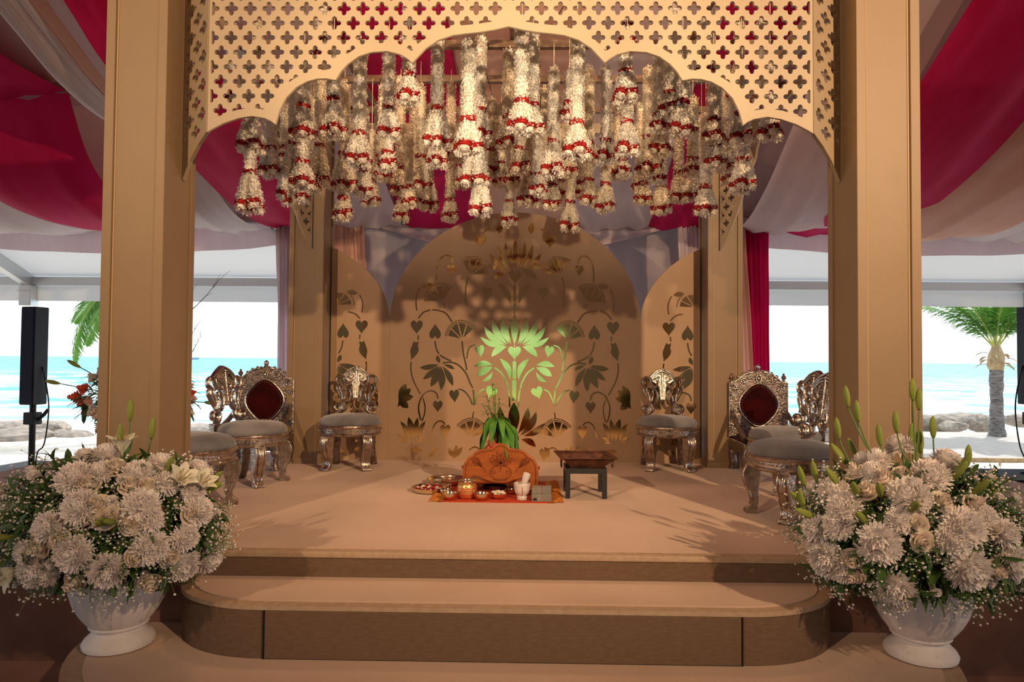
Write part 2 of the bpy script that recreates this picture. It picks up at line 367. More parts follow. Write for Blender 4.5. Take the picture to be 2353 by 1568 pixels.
MB().box(-RX, RX, EY-0.10, EY-0.02, roofz(EY)-0.13, roofz(EY)-0.012).build('eave_beam', M['alu'], tr, smooth=0, bevel=0.006)
for yy in (6.2, 4.05, 8.35):
    MB().box(-RX, RX, yy-0.05, yy+0.05, roofz(yy)-0.11, roofz(yy)-0.02).build('purlin', M['beam'] if yy < 8 else M['alu'], tr, smooth=0, bevel=0.006)
for x in (-7.22, -2.98, 2.96, 7.4):
    r = [(x-0.055, EY-0.02, roofz(EY)-0.02), (x+0.055, EY-0.02, roofz(EY)-0.02)]
    v = []
    for yy in (EY, 0.1):
        z = roofz(yy)
        v += [(x-0.055, yy, z-0.20), (x+0.055, yy, z-0.20), (x+0.055, yy, z-0.012), (x-0.055, yy, z-0.012)]
    MB().add(v, [(0,1,2,3),(7,6,5,4),(0,4,5,1),(1,5,6,2),(2,6,7,3),(3,7,4,0)]).build('rafter', M['alu'], tr, smooth=0, bevel=0.005)
    MB().box(x-0.06, x+0.06, EY-0.12, EY+0.0, ZG-0.5, roofz(EY)-0.12).build('tent_leg', M['alu'], tr, smooth=0, bevel=0.005) if abs(x) < 5 else \
        MB().box(x-0.09, x+0.09, EY-0.16, EY+0.03, roofz(EY)-0.44, roofz(EY)-0.14).build('eave_joint', M['alu'], tr, smooth=0, bevel=0.01)
    MB().tube([(x-0.10, EY-0.16, roofz(EY)-0.22), (x+0.10, EY-0.16, roofz(EY)-0.22)], 0.014, 8).build('joint_bolt', M['alu'], tr)
for x in (-RX, RX):                                   # gable ends, open below the eave line
    b = MB(); b.add([(x, -EY, roofz(EY)-.3), (x, EY, roofz(EY)-.3), (x, EY, roofz(EY)), (x, 0, roofz(0)), (x, -EY, roofz(EY))], [(0,1,2,3,4)])
    struct(b.build('wall_left' if x < 0 else 'wall_right', M['tent'], smooth=0, solid=0.01))
for x0, x1, nm in ((-45, -16, 'ground_left'), (16, 45, 'ground_right')):
    struct(MB().box(x0, x1, -12, 17, ZG-0.2, ZG-0.02).build(nm, M['sand'], smooth=0))
b = MB()
for (x0, x1) in ((-RX, -1.4), (1.4, RX)): b.box(x0, x1, -EY-0.01, -EY+0.01, ZG, roofz(EY))
b.box(-1.4, 1.4, -EY-0.01, -EY+0.01, 2.4, roofz(EY))
struct(b.build('wall_entrance', M['wall'], smooth=0))
# garden seen only as a reflection in the gold mirrors: lawn and hedge outside the entrance
MB().box(-20, 20, -26, -EY-0.2, ZG-0.2, ZG-0.02).build('ground_garden', M['lawn'], smooth=0); struct(D.objects['ground_garden'])
rows = []
for j in range(13):
    rows.append([(-14+28*i/60, -20 + 0.5*noise.noise(Vector((i*0.5, j*0.5, 2))) + 0.3*noise.noise(Vector((i*1.7, j*1.7, 9))) - 0.15*max(0, j-9), ZG + 3.2*j/12) for i in range(61)])
hd = MB().grid(rows).build('garden_hedge', M['hedge'], smooth=0); tag(hd, 'tall green garden hedge outside the tent entrance', 'hedge')
# ================================================================== tent drapery
def fabric(name, label, mat, nodes, group='coloured ceiling swags', nx=9, ny=14, ruffle=0.03, seed=1, cat='drape'):
    """strip of cloth hung from beam to beam: nodes (y, z, x_left, x_right) from near to far"""
    pts = spline(nodes, ny)
    rows = []
    for j, (y, z, x0, x1) in enumerate(pts):
        r = []
        for i in range(nx):
            u = i/(nx-1)
            f = 0.5*ruffle*math.sin(u*11+seed*2.1) + ruffle*noise.noise(Vector((u*3.1, y*0.9, seed))) + ruffle*0.7*math.sin(u*23+seed)
            sag = 0.10*abs(x1-x0)*(4*u*(1-u))
            r.append((x0+(x1-x0)*u, y, z + f - sag*0.5))
        rows.append(r)
    o = MB().grid(rows).build(name, mat, smooth=180)
    return tag(o, label, cat, group)
Z6, Z8, Z4 = roofz(6.2)-0.12, roofz(8.35)-0.10, roofz(4.05)-0.12
W_ = 'ceiling_swag'
# centre bays, fairly taut, from the ridge side to the rear beam
for k, (x0, x1, mt, lb) in enumerate([
    (-2.65, -1.42, 'fab_lav', 'pale pink ceiling cloth left of the dark red one above the garlands'),
    (-1.42, -0.52, 'fab_mag', 'dark red ceiling cloth above the garlands left of centre'),
    (-0.52, 0.55, 'fab_peach', 'peach ceiling cloth above the middle of the garlands'),
    (0.55, 1.60, 'fab_lav', 'pale pink ceiling cloth above the garlands right of centre'),
    (1.60, 2.30, 'fab_mag', 'magenta ceiling cloth ending above the right rear column')]):
    fabric(W_, lb, M[mt], [(2.2, roofz(2.2)-.15, x0, x1), (3.1, roofz(3.1)-.27, x0, x1), (4.05, Z4-.02, x0, x1), (5.1, roofz(5.1)-.27, x0, x1), (6.2, Z6-.02, x0, x1), (7.3, roofz(7.3)-.20, x0, x1), (8.35, Z8-.02, x0, x1)], seed=k)
# left bay
fabric(W_, 'magenta swag hanging between the left front column and left rear column', M['fab_mag'], [(3.2, 4.6, -3.0, -2.2), (3.9, 4.16, -3.0, -2.2), (4.5, 3.84, -3.0, -2.2), (5.0, 3.60, -3.0, -2.2), (6.2, 3.27, -3.0, -2.22), (7.5, 3.06, -3.0, -2.25), (8.35, 3.10, -2.95, -2.3)], seed=11)
fabric(W_, 'white swag just right of the left front column behind the magenta one', M['fab_white'], [(6.7, 3.5, -3.85, -3.2), (7.3, 3.1, -3.8, -3.1), (7.9, 3.0, -3.8, -3.05), (8.35, 3.06, -3.9, -3.0)], seed=12)
fabric(W_, 'broad magenta swag left of the left front column', M['fab_mag'], [(6.15, Z6, -5.6, -4.12), (6.45, 3.36, -5.5, -4.1), (6.9, 3.05, -5.35, -4.05), (7.5, 2.96, -5.25, -4.0), (8.35, 3.08, -5.2, -3.9)], seed=13)
fabric(W_, 'magenta swag end folded over the beam at the left picture edge', M['fab_mag'], [(4.9, 4.25, -5.6, -4.4), (5.5, 3.96, -5.6, -4.3), (6.15, Z6+.0, -5.6, -4.15)], seed=23)
fabric(W_, 'white swag at the far left edge below the magenta one', M['fab_white'], [(6.2, Z6, -6.6, -5.7), (6.8, 3.2, -6.5, -5.5), (7.6, 2.95, -6.4, -5.2), (8.35, 3.05, -6.4, -5.0)], seed=14)
UL = [(3.4, 4.75), (4.0, 4.26), (4.5, 3.95), (4.85, 3.79), (5.3, 3.62), (5.9, 3.53), (6.7, 3.62)]
fabric(W_, 'white swag crossing the upper left corner', M['fab_white'], [(y, z, -3.62, -3.34) for y, z in UL], seed=15, ruffle=0.02)
fabric(W_, 'narrow peach swag beside the white one in the upper left corner', M['fab_peach'], [(y, z, -3.34, -3.2) for y, z in UL], seed=16, ruffle=0.01, nx=5)
fabric(W_, 'pale pink swag between the peach and dark magenta ones, upper left', M['fab_lav'], [(y, z-.02, -3.2, -3.0) for y, z in UL], seed=26, ruffle=0.01, nx=5)
# right bay
fabric(W_, 'pale pink swag between the right rear and right front columns', M['fab_lav'], [(3.6, 4.55, 2.2, 3.1), (4.6, 3.95, 2.25, 3.05), (5.6, 3.45, 2.3, 3.1), (6.6, 3.12, 2.4, 3.25), (7.5, 3.0, 2.5, 3.45), (8.35, 3.08, 2.6, 3.7)], seed=18)
fabric(W_, 'short magenta swag low beside the right front column', M['fab_mag'], [(6.9, 3.5, 3.6, 4.3), (7.6, 3.12, 3.3, 4.4), (8.35, 3.06, 3.2, 4.5)], seed=19)
fabric(W_, 'long magenta swag right of the right front column', M['fab_mag'], [(2.6, 5.0, 3.0, 4.0), (3.6, 4.25, 2.98, 3.95), (4.6, 3.72, 2.98, 3.95), (5.5, 3.32, 3.02, 4.0), (6.5, 3.06, 3.15, 4.1), (7.4, 3.0, 3.3, 4.2), (8.3, 3.15, 3.5, 4.3)], seed=20)
fabric(W_, 'peach swag under the long magenta one at the right edge', M['fab_peach'], [(4.3, 4.3, 4.2, 5.2), (5.2, 3.6, 4.15, 5.15), (6.1, 3.18, 4.1, 5.2), (7.0, 2.98, 4.0, 5.25), (7.7, 2.92, 3.9, 5.3), (8.3, 3.02, 3.8, 5.3)], seed=21)
fabric(W_, 'white swag at the far right edge below the peach one', M['fab_white'], [(6.0, 3.75, 5.3, 6.3), (7.0, 3.15, 5.25, 6.4), (8.3, 3.0, 5.2, 6.5)], seed=22)
# scalloped pelmet at the rear beam
def pelmet(label, x0, x1, drop, nsc, seed, mat=M['fab_lav']):
    rows = []
    n = 24*nsc
    for j in range(5):
        t = j/4
        rows.append([(x0+(x1-x0)*i/n, 8.42+0.03*math.sin(i*1.3), Z8+0.02 - t*(0.24 + drop*abs(math.sin(PI*i/24))**.6)) for i in range(n+1)])
    return tag(MB().grid(rows).build('scalloped_pelmet', mat, smooth=180), label, 'pelmet', 'scalloped pelmets on the rear beam')
pelmet('pale pink scalloped pelmet left of the left rear column', -7.4, -2.75, 0.16, 1, 1)
pelmet('pale pink scalloped pelmet right of the right rear column', 2.8, 7.4, 0.14, 1, 2)
# liner wall behind the backdrop
rows = []
for j in range(16):
    t = j/15
    rows.append([(-2.95+5.95*i/60, 8.5+0.03*math.sin(i*0.9)+0.02*math.sin(i*0.37+2)+0.06*noise.noise(Vector((i*.2, t*2, 4))), Z8+0.05-(Z8+0.05-1.98)*t) for i in range(61)])
tag(MB().grid(rows).build('liner_curtain', M['fab_wall'], smooth=180), 'grey-white liner cloth hanging behind the arched backdrop', 'curtain')
for k, (xa, xb, dz) in enumerate(((-1.75, 1.85, 0.34),)):
    rows = []
    for j in range(8):
        t = j/7
        rows.append([(xa+(xb-xa)*i/30, 8.38+0.02*math.sin(j*1.7), Z8-0.02 - t*(0.02+dz*math.sin(PI*i/30))) for i in range(31)])
    tag(MB().grid(rows).build('liner_swag', M['fab_lav'], smooth=180), 'pale swag draped along the top of the liner cloth', 'drape')
def curtain(label, mat, top, bot, ztop, zbot, pl, amp, y, gather=None):
    rows = []
    n = pl*8
    for j in range(26):
        t = j/25; z = ztop+(zbot-ztop)*t
        x0 = top[0]+(bot[0]-top[0])*t; x1 = top[1]+(bot[1]-top[1])*t
        if gather: g = 1-gather*math.sin(PI*min(1, t*1.15)); xm = (x0+x1)/2; x0 = xm+(x0-xm)*g; x1 = xm+(x1-xm)*g
        rows.append([(x0+(x1-x0)*i/n + 0.01*noise.noise(Vector((i*.3, t*4, 2))), y+amp*math.sin(2*PI*i/8 + 0.7*noise.noise(Vector((t*3, i*.1, 1))))+amp*0.5*math.sin(i*.41), z) for i in range(n+1)])
    return tag(MB().grid(rows).build('pleated_curtain', mat, smooth=180), label, 'curtain', 'pleated curtains')
curtain('peach pleated curtain behind the left backdrop panel', M['fab_peach'], (-2.35, -1.88), (-2.35, -1.78), Z8-0.02, 1.6, 9, 0.02, 8.30)
curtain('pale pink pleated curtain behind the right rear column', M['fab_lav'], (1.95, 2.4), (2.0, 2.42), Z8-0.02, 1.6, 8, 0.02, 8.30)
curtain('magenta pleated curtain right of the right rear column', M['fab_mag'], (2.72, 3.06), (2.86, 3.06), Z8-0.05, ZG+0.3, 6, 0.03, 8.32)
curtain('peach pleated curtain next to the magenta curtain', M['fab_peach'], (2.52, 2.74), (2.58, 2.92), Z8-0.05, ZG+0.3, 5, 0.025, 8.24)
curtain('thin pale pink curtain left of the left rear column', M['fab_lav'], (-2.98, -2.70), (-2.92, -2.70), Z8-0.05, ZG+0.3, 5, 0.03, 8.32, gather=0.15)

# ================================================================== canopy columns
def column(label, x, y, wd=0.315, dp=0.33, h=3.15):
    c = thing('canopy_column', label, 'column', (x, y, S), 0, 'square canopy columns')
    hx, hy = wd/2, dp/2; r = 0.014
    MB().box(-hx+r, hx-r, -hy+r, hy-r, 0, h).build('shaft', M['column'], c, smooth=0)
    t = 0.048
    for sx_ in (-1, 1):
        for sy_ in (-1, 1):
            xa, xb = sorted((sx_*hx, sx_*(hx-t))); ya, yb = sorted((sy_*hy, sy_*(hy-t)))
            MB().box(xa, xb, ya, yb, 0, h).build('corner_strip', M['column'], c, smooth=0, bevel=0.003)
    for s2 in (-1, 1):
        for e in (-1, 1):                                      # thin shadow-gap beads beside the corner strips
            MB().box(e*(hx-t-0.006)-0.004, e*(hx-t-0.006)+0.004, s2*(hy-r)-0.003, s2*(hy-r)+0.003, 0.001, h).build('groove_bead', M['cream_dark'], c, smooth=0)
    MB().box(-hx-0.008, hx+0.008, -hy-0.008, hy+0.008, 0, 0.05).build('plinth', M['column'], c, smooth=0, bevel=0.004)
    return c
CX = 1.895; FYc, RYc = YF+0.165, YR+0.165
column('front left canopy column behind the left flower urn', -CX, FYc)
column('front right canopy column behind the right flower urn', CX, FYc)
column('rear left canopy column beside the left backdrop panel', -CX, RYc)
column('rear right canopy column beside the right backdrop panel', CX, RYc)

# ------------------------------------------------------------------ fretwork valances
PXM = 3.36/F
half = [(0,52),(33,60),(66,65.5),(100,69),(130,73),(163,84),(193,104),(224,138),(235,128),(252,118),(283,110.5),(320,113),(350,123),(375,141),(392,160),(403,179),
        (425,175),(447,176),(470,182),(495,196),(519,221),(534,252),(542.5,284),(552,276),(567,269),(598,264),(629,269),(664,281),(691,295),(702,302),
        (730,320),(760,348),(785,385)]
HALF = [(d*PXM, 1.46+(828-y)*PXM) for d, y in half]
HALF_SIDE = spline([(0,3.47),(.40,3.46),(.62,3.42),(.76,3.34)], 4)+spline([(.765,3.345),(.83,3.36),(.90,3.32),(.98,3.20),(1.06,3.00),(1.14,2.78),(1.22,2.60),(1.31,2.46)], 4)
def arch_z(s_):
    for (a, za), (b_, zb) in zip(HALF, HALF[1:]):
        if a <= s_ <= b_: return za+(zb-za)*(s_-a)/(b_-a)
    return HALF[-1][1]
def off_z(s_, m):
    return max(arch_z(max(0, min(HALF[-1][0], s_+m*k/8)))+math.sqrt(1-(k/8)**2)*m for k in range(-8, 9))
ZTOP = 3.42
def quatre(cx, cz):
    a, b_ = 0.0350, 0.0125; p = []
    n = 5
    for q in range(4):
        ang = q*PI/2
        for k in range(n):
            t = -PI/2+PI*k/(n-1)
            x, y = (a-b_)+b_*math.cos(t), b_*math.sin(t)
            p.append((cx+x*math.cos(ang)-y*math.sin(ang), cz+x*math.sin(ang)+y*math.cos(ang)))
        c, d = b_*1.02, b_*1.02
        p.append((cx+c*math.cos(ang)-d*math.sin(ang), cz+c*math.sin(ang)+d*math.cos(ang)))
    return p
def in_poly(x, y, p):
    c = False; j = len(p)-1
    for i in range(len(p)):
        if (p[i][1] > y) != (p[j][1] > y) and x < (p[j][0]-p[i][0])*(y-p[i][1])/(p[j][1]-p[i][1])+p[i][0]: c = not c
        j = i
    return c
def fret_mesh(name, s0, s1, thick, kx=1.0):
    """plate with quatrefoil holes for arc lengths s0..s1 (s measured from the arch peak), as a mesh in local x (=s-s0), z"""
    from mathutils.geometry import delaunay_2d_cdt
    ss = sorted(set([s0, s1] + [s_ for s_, z in HALF if s0 < s_ < s1]))
    outer = [(s0, ZTOP)] + [(s_, arch_z(s_)) for s_ in ss] + [(s1, ZTOP)]
    holes = []
    for r in range(-3, 9):
        yrow = 1.46+(828-(10.0+34.5*r))*PXM
        if yrow+0.036 > ZTOP-0.02: continue
        k0 = 32 if r % 2 == 0 else 10
        for k in range(-1, 22):
            cx = (k0+44.2*k)*PXM
            if cx < s0-0.02 or cx > s1+0.02: continue
            out = []
            for x, z in quatre(cx, yrow):
                x2 = min(max(x, s0+0.012), s1-0.012)
                out.append((x2, max(z, off_z(x2, 0.042))))
            ar = abs(sum(out[i][0]*out[(i+1)%len(out)][1]-out[(i+1)%len(out)][0]*out[i][1] for i in range(len(out))))/2
            if ar < 0.00035: continue
            o2 = [out[0]]
            for p in out[1:]:
                if abs(p[0]-o2[-1][0])+abs(p[1]-o2[-1][1]) > 0.001: o2.append(p)
            if len(o2) > 3: holes.append(o2)
    vs, es = [], []
    for pl in [outer]+holes:
        n = len(vs); vs += [Vector(p) for p in pl]; es += [(n+i, n+(i+1) % len(pl)) for i in range(len(pl))]
    V2, E2, F2 = delaunay_2d_cdt(vs, es, [], 0, 1e-6)[:3]
    bb = [(min(p[0] for p in h), max(p[0] for p in h), min(p[1] for p in h), max(p[1] for p in h)) for h in holes]
    keep = []
    for f in F2:
        cx = sum(V2[i][0] for i in f)/3; cy = sum(V2[i][1] for i in f)/3
        if not in_poly(cx, cy, outer): continue
        if any(q_[0] <= cx <= q_[1] and q_[2] <= cy <= q_[3] and in_poly(cx, cy, h) for q_, h in zip(bb, holes)): continue
        (x0, y0), (x1, y1), (x2, y2) = [V2[i] for i in f]
        keep.append(tuple(f) if (x1-x0)*(y2-y0)-(x2-x0)*(y1-y0) > 0 else tuple(f)[::-1])
    n = len(V2); cnt = {}
    for f in keep:
        for i in range(3): cnt[(f[i], f[(i+1) % 3])] = 1
    b = MB(); b.v = [((p[0]-s0)*kx, -thick/2, p[1]) for p in V2]+[((p[0]-s0)*kx, thick/2, p[1]) for p in V2]
    b.f = list(keep)+[tuple(i+n for i in f[::-1]) for f in keep]
    for (i, j) in cnt:
        if (j, i) not in cnt: b.f.append((j, i, i+n, j+n))
    return b.mesh(name, M['cream'], 0)
SF, SE = 702*PXM, 785*PXM
def valance(label, loc, rotz, span, side=False):
    global HALF, ZTOP, SF, SE
    kx = 1.0; keep_ = (HALF, ZTOP, SF, SE)
    if side: HALF, ZTOP, SF, SE = HALF_SIDE, 3.60, 0.98, 1.31
    v = valance_parts(label, loc, rotz, kx, span)
    HALF, ZTOP, SF, SE = keep_
    return v
def valance_parts(label, loc, rotz, kx, span):
    """local x along the opening, local -y outwards; span = half distance to the column face"""
    v = thing('fretwork_valance', label, 'valance', loc, rotz, 'fretwork arch valances')
    th = 0.018
    m1 = fret_mesh('fret_panel', 0.0006, SF, th, kx)
    # the end returns, angled back to the column faces
    dx, dy = span-SF*kx, 0.235
    ln = math.hypot(dx, dy); m2 = fret_mesh('fret_return', SF, SE, th, ln/(SE-SF))
    an = math.atan2(dy, dx)
    for sgn in (1, -1):
        a = mo('fret_panel', m1, None, v); a.scale = (sgn, 1, 1)
        r = mo('fret_return', m2, None, v); r.location = (sgn*SF*kx, 0, 0); r.rotation_euler = (0, 0, an if sgn > 0 else -an); r.scale = (sgn, 1, 1)
    # rim moulding along the scalloped edge
    for sgn in (1, -1):
        pts = [(sgn*s_*kx, -0.002, z+0.004) for s_, z in HALF if s_ <= SF+1e-6]
        MB().tube(pts, 0.006, 6).build('edge_bead', M['cream'], v)
    return v
valance('front fretwork valance with multifoil arch above the steps', (0, 3.365, 0), 0, 1.738)
valance('left side fretwork valance between the two left columns', (-2.085, (YF+YR)/2+0.165, 0), -PI/2, 1.21, True)
valance('right side fretwork valance between the two right columns', (2.085, (YF+YR)/2+0.165, 0), PI/2, 1.21, True)

# timber grid that carries the garlands
gf = thing('garland_grid', 'brown timber grid above the garlands inside the canopy', 'frame', (0, 0, 3.56))
for yy in (3.85, 4.55, 5.12, 5.75): MB().box(-1.86, 1.86, yy-0.022, yy+0.022, 0, 0.05).build('beam', M['beam'], gf, smooth=0)
for xx in (-1.2, 0.0, 1.2): MB().box(xx-0.02, xx+0.02, 3.6, 6.25, 0.05, 0.09).build('cross_beam', M['beam'], gf, smooth=0)
for yy in (FYc, RYc): MB().box(-1.73, 1.73, yy-0.05, yy+0.05, 0.0, 0.09).build('end_beam', M['cream'], gf, smooth=0)
for sx_ in (-1, 1): MB().box(sx_*1.9-0.05, sx_*1.9+0.05, FYc+.17, RYc-.17, 0.0, 0.09).build('side_beam', M['cream'], gf, smooth=0)
random.seed(3)
for k in range(12):
    x, y = random.uniform(-1.1, 1.3), random.choice((4.55, 5.12, 3.85)); z0 = 0.02; ln = random.uniform(.15, .4)
    MB().tube(spline([(x, y-.025, z0), (x+random.uniform(-.02,.02), y-.025, z0-ln*.5), (x+random.uniform(-.04,.04), y-.02, z0-ln)], 4), 0.003, 5).build('loose_wire', M['wire'], gf)

# ================================================================== arched backdrop with gold mirror inlay
KB = YBD/F/2.8
def bz(zy): return 1.46+(828.0-(480+zy/2.8))*KB*2.8
def bx_(zx): return (zx-1118)*KB
def petal_poly(b0, tip, wd, bend=0.0, n=10):
    """pointed leaf from base to tip"""
    bx0, bz0 = b0; tx, tz = tip; dx, dz = tx-bx0, tz-bz0; L_ = math.hypot(dx, dz); ux, uz = dx/L_, dz/L_; nx_, nz_ = -uz, ux
    l, r = [], []
    for k in range(n+1):
        t = k/n; wv = wd/2*0.86*math.sin(PI*t**1.15)**0.9 if 0 < t < 1 else 0
        c = bend*4*t*(1-t)*L_
        l.append((bx0+ux*t*L_+nx_*(c+wv), bz0+uz*t*L_+nz_*(c+wv)))
        r.append((bx0+ux*t*L_+nx_*(c-wv), bz0+uz*t*L_+nz_*(c-wv)))
    return l + r[-2:0:-1]
def heart_poly(c, wd, h, ang=0.0, n=18):
    """heart leaf, point down for ang 0"""
    p = []
    for k in range(n):
        t = 2*PI*k/n
        x = math.sin(t)**3; z = (13*math.cos(t)-5*math.cos(2*t)-2*math.cos(3*t)-math.cos(4*t))/15.0
        x *= wd/2; z = (z+0.12)*h/2
        p.append((c[0]+x*math.cos(ang)-z*math.sin(ang), c[1]+x*math.sin(ang)+z*math.cos(ang)))
    return p
def stem_poly(pts, wd, n=6):
    p = spline(pts, n); l, r = [], []
    for i, (x, z) in enumerate(p):
        a, b_ = p[max(i-1,0)], p[min(i+1,len(p)-1)]; dx, dz = b_[0]-a[0], b_[1]-a[1]; q = math.hypot(dx, dz) or 1
        l.append((x-dz/q*wd/2, z+dx/q*wd/2)); r.append((x+dz/q*wd/2, z-dx/q*wd/2))
    return l + r[::-1]
def fan_polys(base, ang, rad, spread=1.15, seg=4):
    """seed-pod fan: wedge segments and a double rim; ang is the direction of its axis"""
    out = []
    bx0, bz0 = base
    g = 0.045
    for k in range(seg):
        a0, a1 = ang+spread*(1-2*k/seg)-g, ang+spread*(1-2*(k+1)/seg)+g
        pts = [(bx0+rad*0.10*math.cos((a0+a1)/2), bz0+rad*0.10*math.sin((a0+a1)/2))]
        for q in range(5):
            a = a0+(a1-a0)*q/4; d = a-ang; r_ = rad*(0.84-0.12*abs(math.sin(d)))
            pts.append((bx0+r_*math.cos(a), bz0+r_*math.sin(a)))
        out.append(('seed_pod', pts))
    for r0, r1, parts in ((0.88, 0.92, 1), (0.97, 1.01, 2)):
        for q in range(parts):
            a0 = ang+spread*1.05*(1-2*q/parts)-0.03; a1 = ang+spread*1.05*(1-2*(q+1)/parts)+0.03
            o_, i_ = [], []
            for k in range(9):
                a = a0+(a1-a0)*k/8; sq = 1-0.12*abs(math.sin(a-ang))
                o_.append((bx0+rad*r1*sq*math.cos(a), bz0+rad*r1*sq*math.sin(a))); i_.append((bx0+rad*r0*sq*math.cos(a), bz0+rad*r0*sq*math.sin(a)))
            out.append(('pod_rim', o_+i_[::-1]))
    return out
# motifs of the right half, in zoomed picture units (dx from the seam, dy downwards)
def q(zx, zy): return (zx-1118.0, zy*1.0)
MOT = []
def pet(b0, t, w_, bend=0, nm='petal'): MOT.append((nm, [(x, y) for x, y in petal_poly(q(*b0), q(*t), w_, bend)]))
def hrt(c, w_, h, ang=0): MOT.append(('heart_leaf', [(x, 2*c[1]-y) for x, y in heart_poly(q(*c), w_, h, ang)]))
def stm(pts, w_=9): MOT.append(('stem', stem_poly([q(*p) for p in pts], w_)))
def fan(base, ang, rad, spread=1.15):
    b0 = q(*base)
    for nm, pl in fan_polys(b0, -ang, rad, spread): MOT.append((nm, pl))
# top
hrt((1343,207), 84, 92); stm([(1282,130),(1308,140),(1330,165)], 10); pet((1225,88),(1222,160), 46, 0.05, 'leaf')
# upper lotus
for b0, t, w_, bd in (((1150,392),(1180,212),34,.04),((1160,392),(1230,228),36,.08),((1172,394),(1282,288),40,.10),((1180,396),(1312,346),32,.08),((1135,395),(1150,250),30,0)):
    pet(b0, t, w_, bd)
pet((1164,404),(1257,456), 42, -.1, 'leaf')
fan((1410,428), math.radians(118), 128, 1.05)
stm([(1420,442),(1434,500),(1436,565)], 8); pet((1432,636),(1436,568), 18, 0, 'leaf')
stm([(1522,352),(1530,318),(1562,302),(1600,325),(1622,385),(1626,472)], 9); hrt((1532,398), 56, 74)
fan((1585,604), math.radians(62), 128, 1.05); stm([(1582,612),(1566,645)], 8)
pet((1724,505),(1655,487), 46, -.05, 'leaf'); stm([(1732,515),(1750,560),(1756,610),(1750,662)], 8)
pet((1146,612),(1222,488), 44, -.12, 'leaf'); hrt((1297,548), 70, 84, 0.12)
stm([(1522,733),(1560,680),(1610,660),(1650,656)], 9); stm([(1662,657),(1705,672),(1740,712)], 9)
fan((1455,846), math.radians(75), 128, 1.1); stm([(1456,858),(1446,940),(1432,1000),(1424,1044)], 10)
MOT.append(('heart_leaf', heart_poly(q(1630,795), 76, 104)))
stm([(1630,858),(1622,905),(1604,940)], 9); stm([(1598,948),(1560,970),(1524,984)], 9)
hrt((1750,768), 80, 94); pet((1778,978),(1736,860), 44, .1, 'leaf'); pet((1784,978),(1765,858), 56, -.12, 'leaf'); stm([(1740,820),(1738,850)], 8)
stm([(1782,992),(1784,1040),(1768,1110),(1722,1198)], 9)
# main lotus
for b0, t, w_, bd in (((1138,876),(1166,735),26,-.08),((1150,874),(1192,696),44,-.10),((1162,876),(1264,712),52,-.10),((1172,880),(1316,758),48,-.12),((1182,884),(1340,828),40,-.12)):
    pet(b0, t, w_, -bd)
pet((1166,890),(1266,956), 50, -.12, 'leaf')
hrt((1340,920), 62, 82, -0.2); stm([(1370,880),(1398,890),(1416,916),(1424,968)], 8)
pet((1146,1108),(1214,966), 46, -.14, 'leaf')
stm([(1246,1026),(1200,1062),(1168,1120),(1158,1160)], 10); stm([(1156,1168),(1148,1215),(1146,1278)], 10)
pet((1256,1010),(1376,1018), 44, -.12); pet((1256,1022),(1360,1080), 56, -.05); pet((1258,1050),(1326,1116), 30, .15)
# nodding lotus
for b0, t, w_ in (((1578,1022),(1512,1146),44),((1592,1020),(1588,1174),50),((1600,1020),(1656,1152),56),((1606,1016),(1706,1104),44),((1606,1008),(1726,1030),40),((1596,1000),(1618,950),30),((1570,1010),(1502,1038),26)):
    pet(b0, t, w_, .05)
stm([(1578,1000),(1530,994),(1480,1010),(1430,1062),(1404,1120),(1384,1158)], 10); stm([(1382,1168),(1376,1220),(1378,1268)], 10); stm([(1378,1310),(1384,1352)], 7)
for t in ((1812,1134),(1782,1166),(1766,1216),(1798,1290)): pet((1862,1232), t, 54, 0)
pet((1868,1285),(1830,1150), 50, -.1)
hrt((1268,1186), 78, 84, 0.35); stm([(1310,1164),(1340,1182),(1364,1232),(1370,1268)], 10)
hrt((1502,1210), 64, 88, -0.1); stm([(1476,1166),(1440,1178),(1404,1220),(1388,1262)], 9)
stm([(1608,1230),(1616,1196),(1655,1178),(1702,1204),(1728,1260),(1730,1310),(1716,1368)], 9); stm([(1704,1226),(1690,1280),(1694,1330),(1708,1372)], 8)
hrt((1608,1277), 64, 80)
# low lotus at the side
for b0, t, w_, bd in (((1728,1486),(1686,1372),34,.08),((1748,1488),(1736,1350),38,.04),((1770,1490),(1796,1348),48,-.03),((1795,1492),(1846,1376),36,-.08),((1800,1500),(1866,1462),26,-.1),((1730,1498),(1682,1468),22,.1),((1742,1505),(1700,1500),18,0),((1800,1505),(1840,1500),18,0)):
    pet(b0, t, w_, bd)
fan((1398,1474), math.radians(104), 128, 1.1)
hrt((1558,1437), 68, 92); stm([(1560,1396),(1574,1376),(1604,1374),(1632,1404),(1650,1470)], 9)
# foot lotus
for b0, t, w_, bd in (((1142,1450),(1208,1274),54,.10),((1160,1458),(1262,1306),54,.10),((1180,1462),(1318,1378),50,.10)):
    pet(b0, t, w_, bd)
pet((1166,1484),(1260,1532), 46, -.12, 'leaf')
pet((1340,1600),(1316,1532), 36, .1); hrt((1312,1580), 60, 84); stm([(1340,1546),(1370,1536),(1404,1556)], 8)
for t in ((1448,1536),(1484,1524),(1540,1540)): pet((1500,1610), t, 34, 0)
pet((1700,1562),(1778,1562), 44, 0, 'leaf'); pet((1600,1540),(1660,1600), 30, 0, 'leaf')
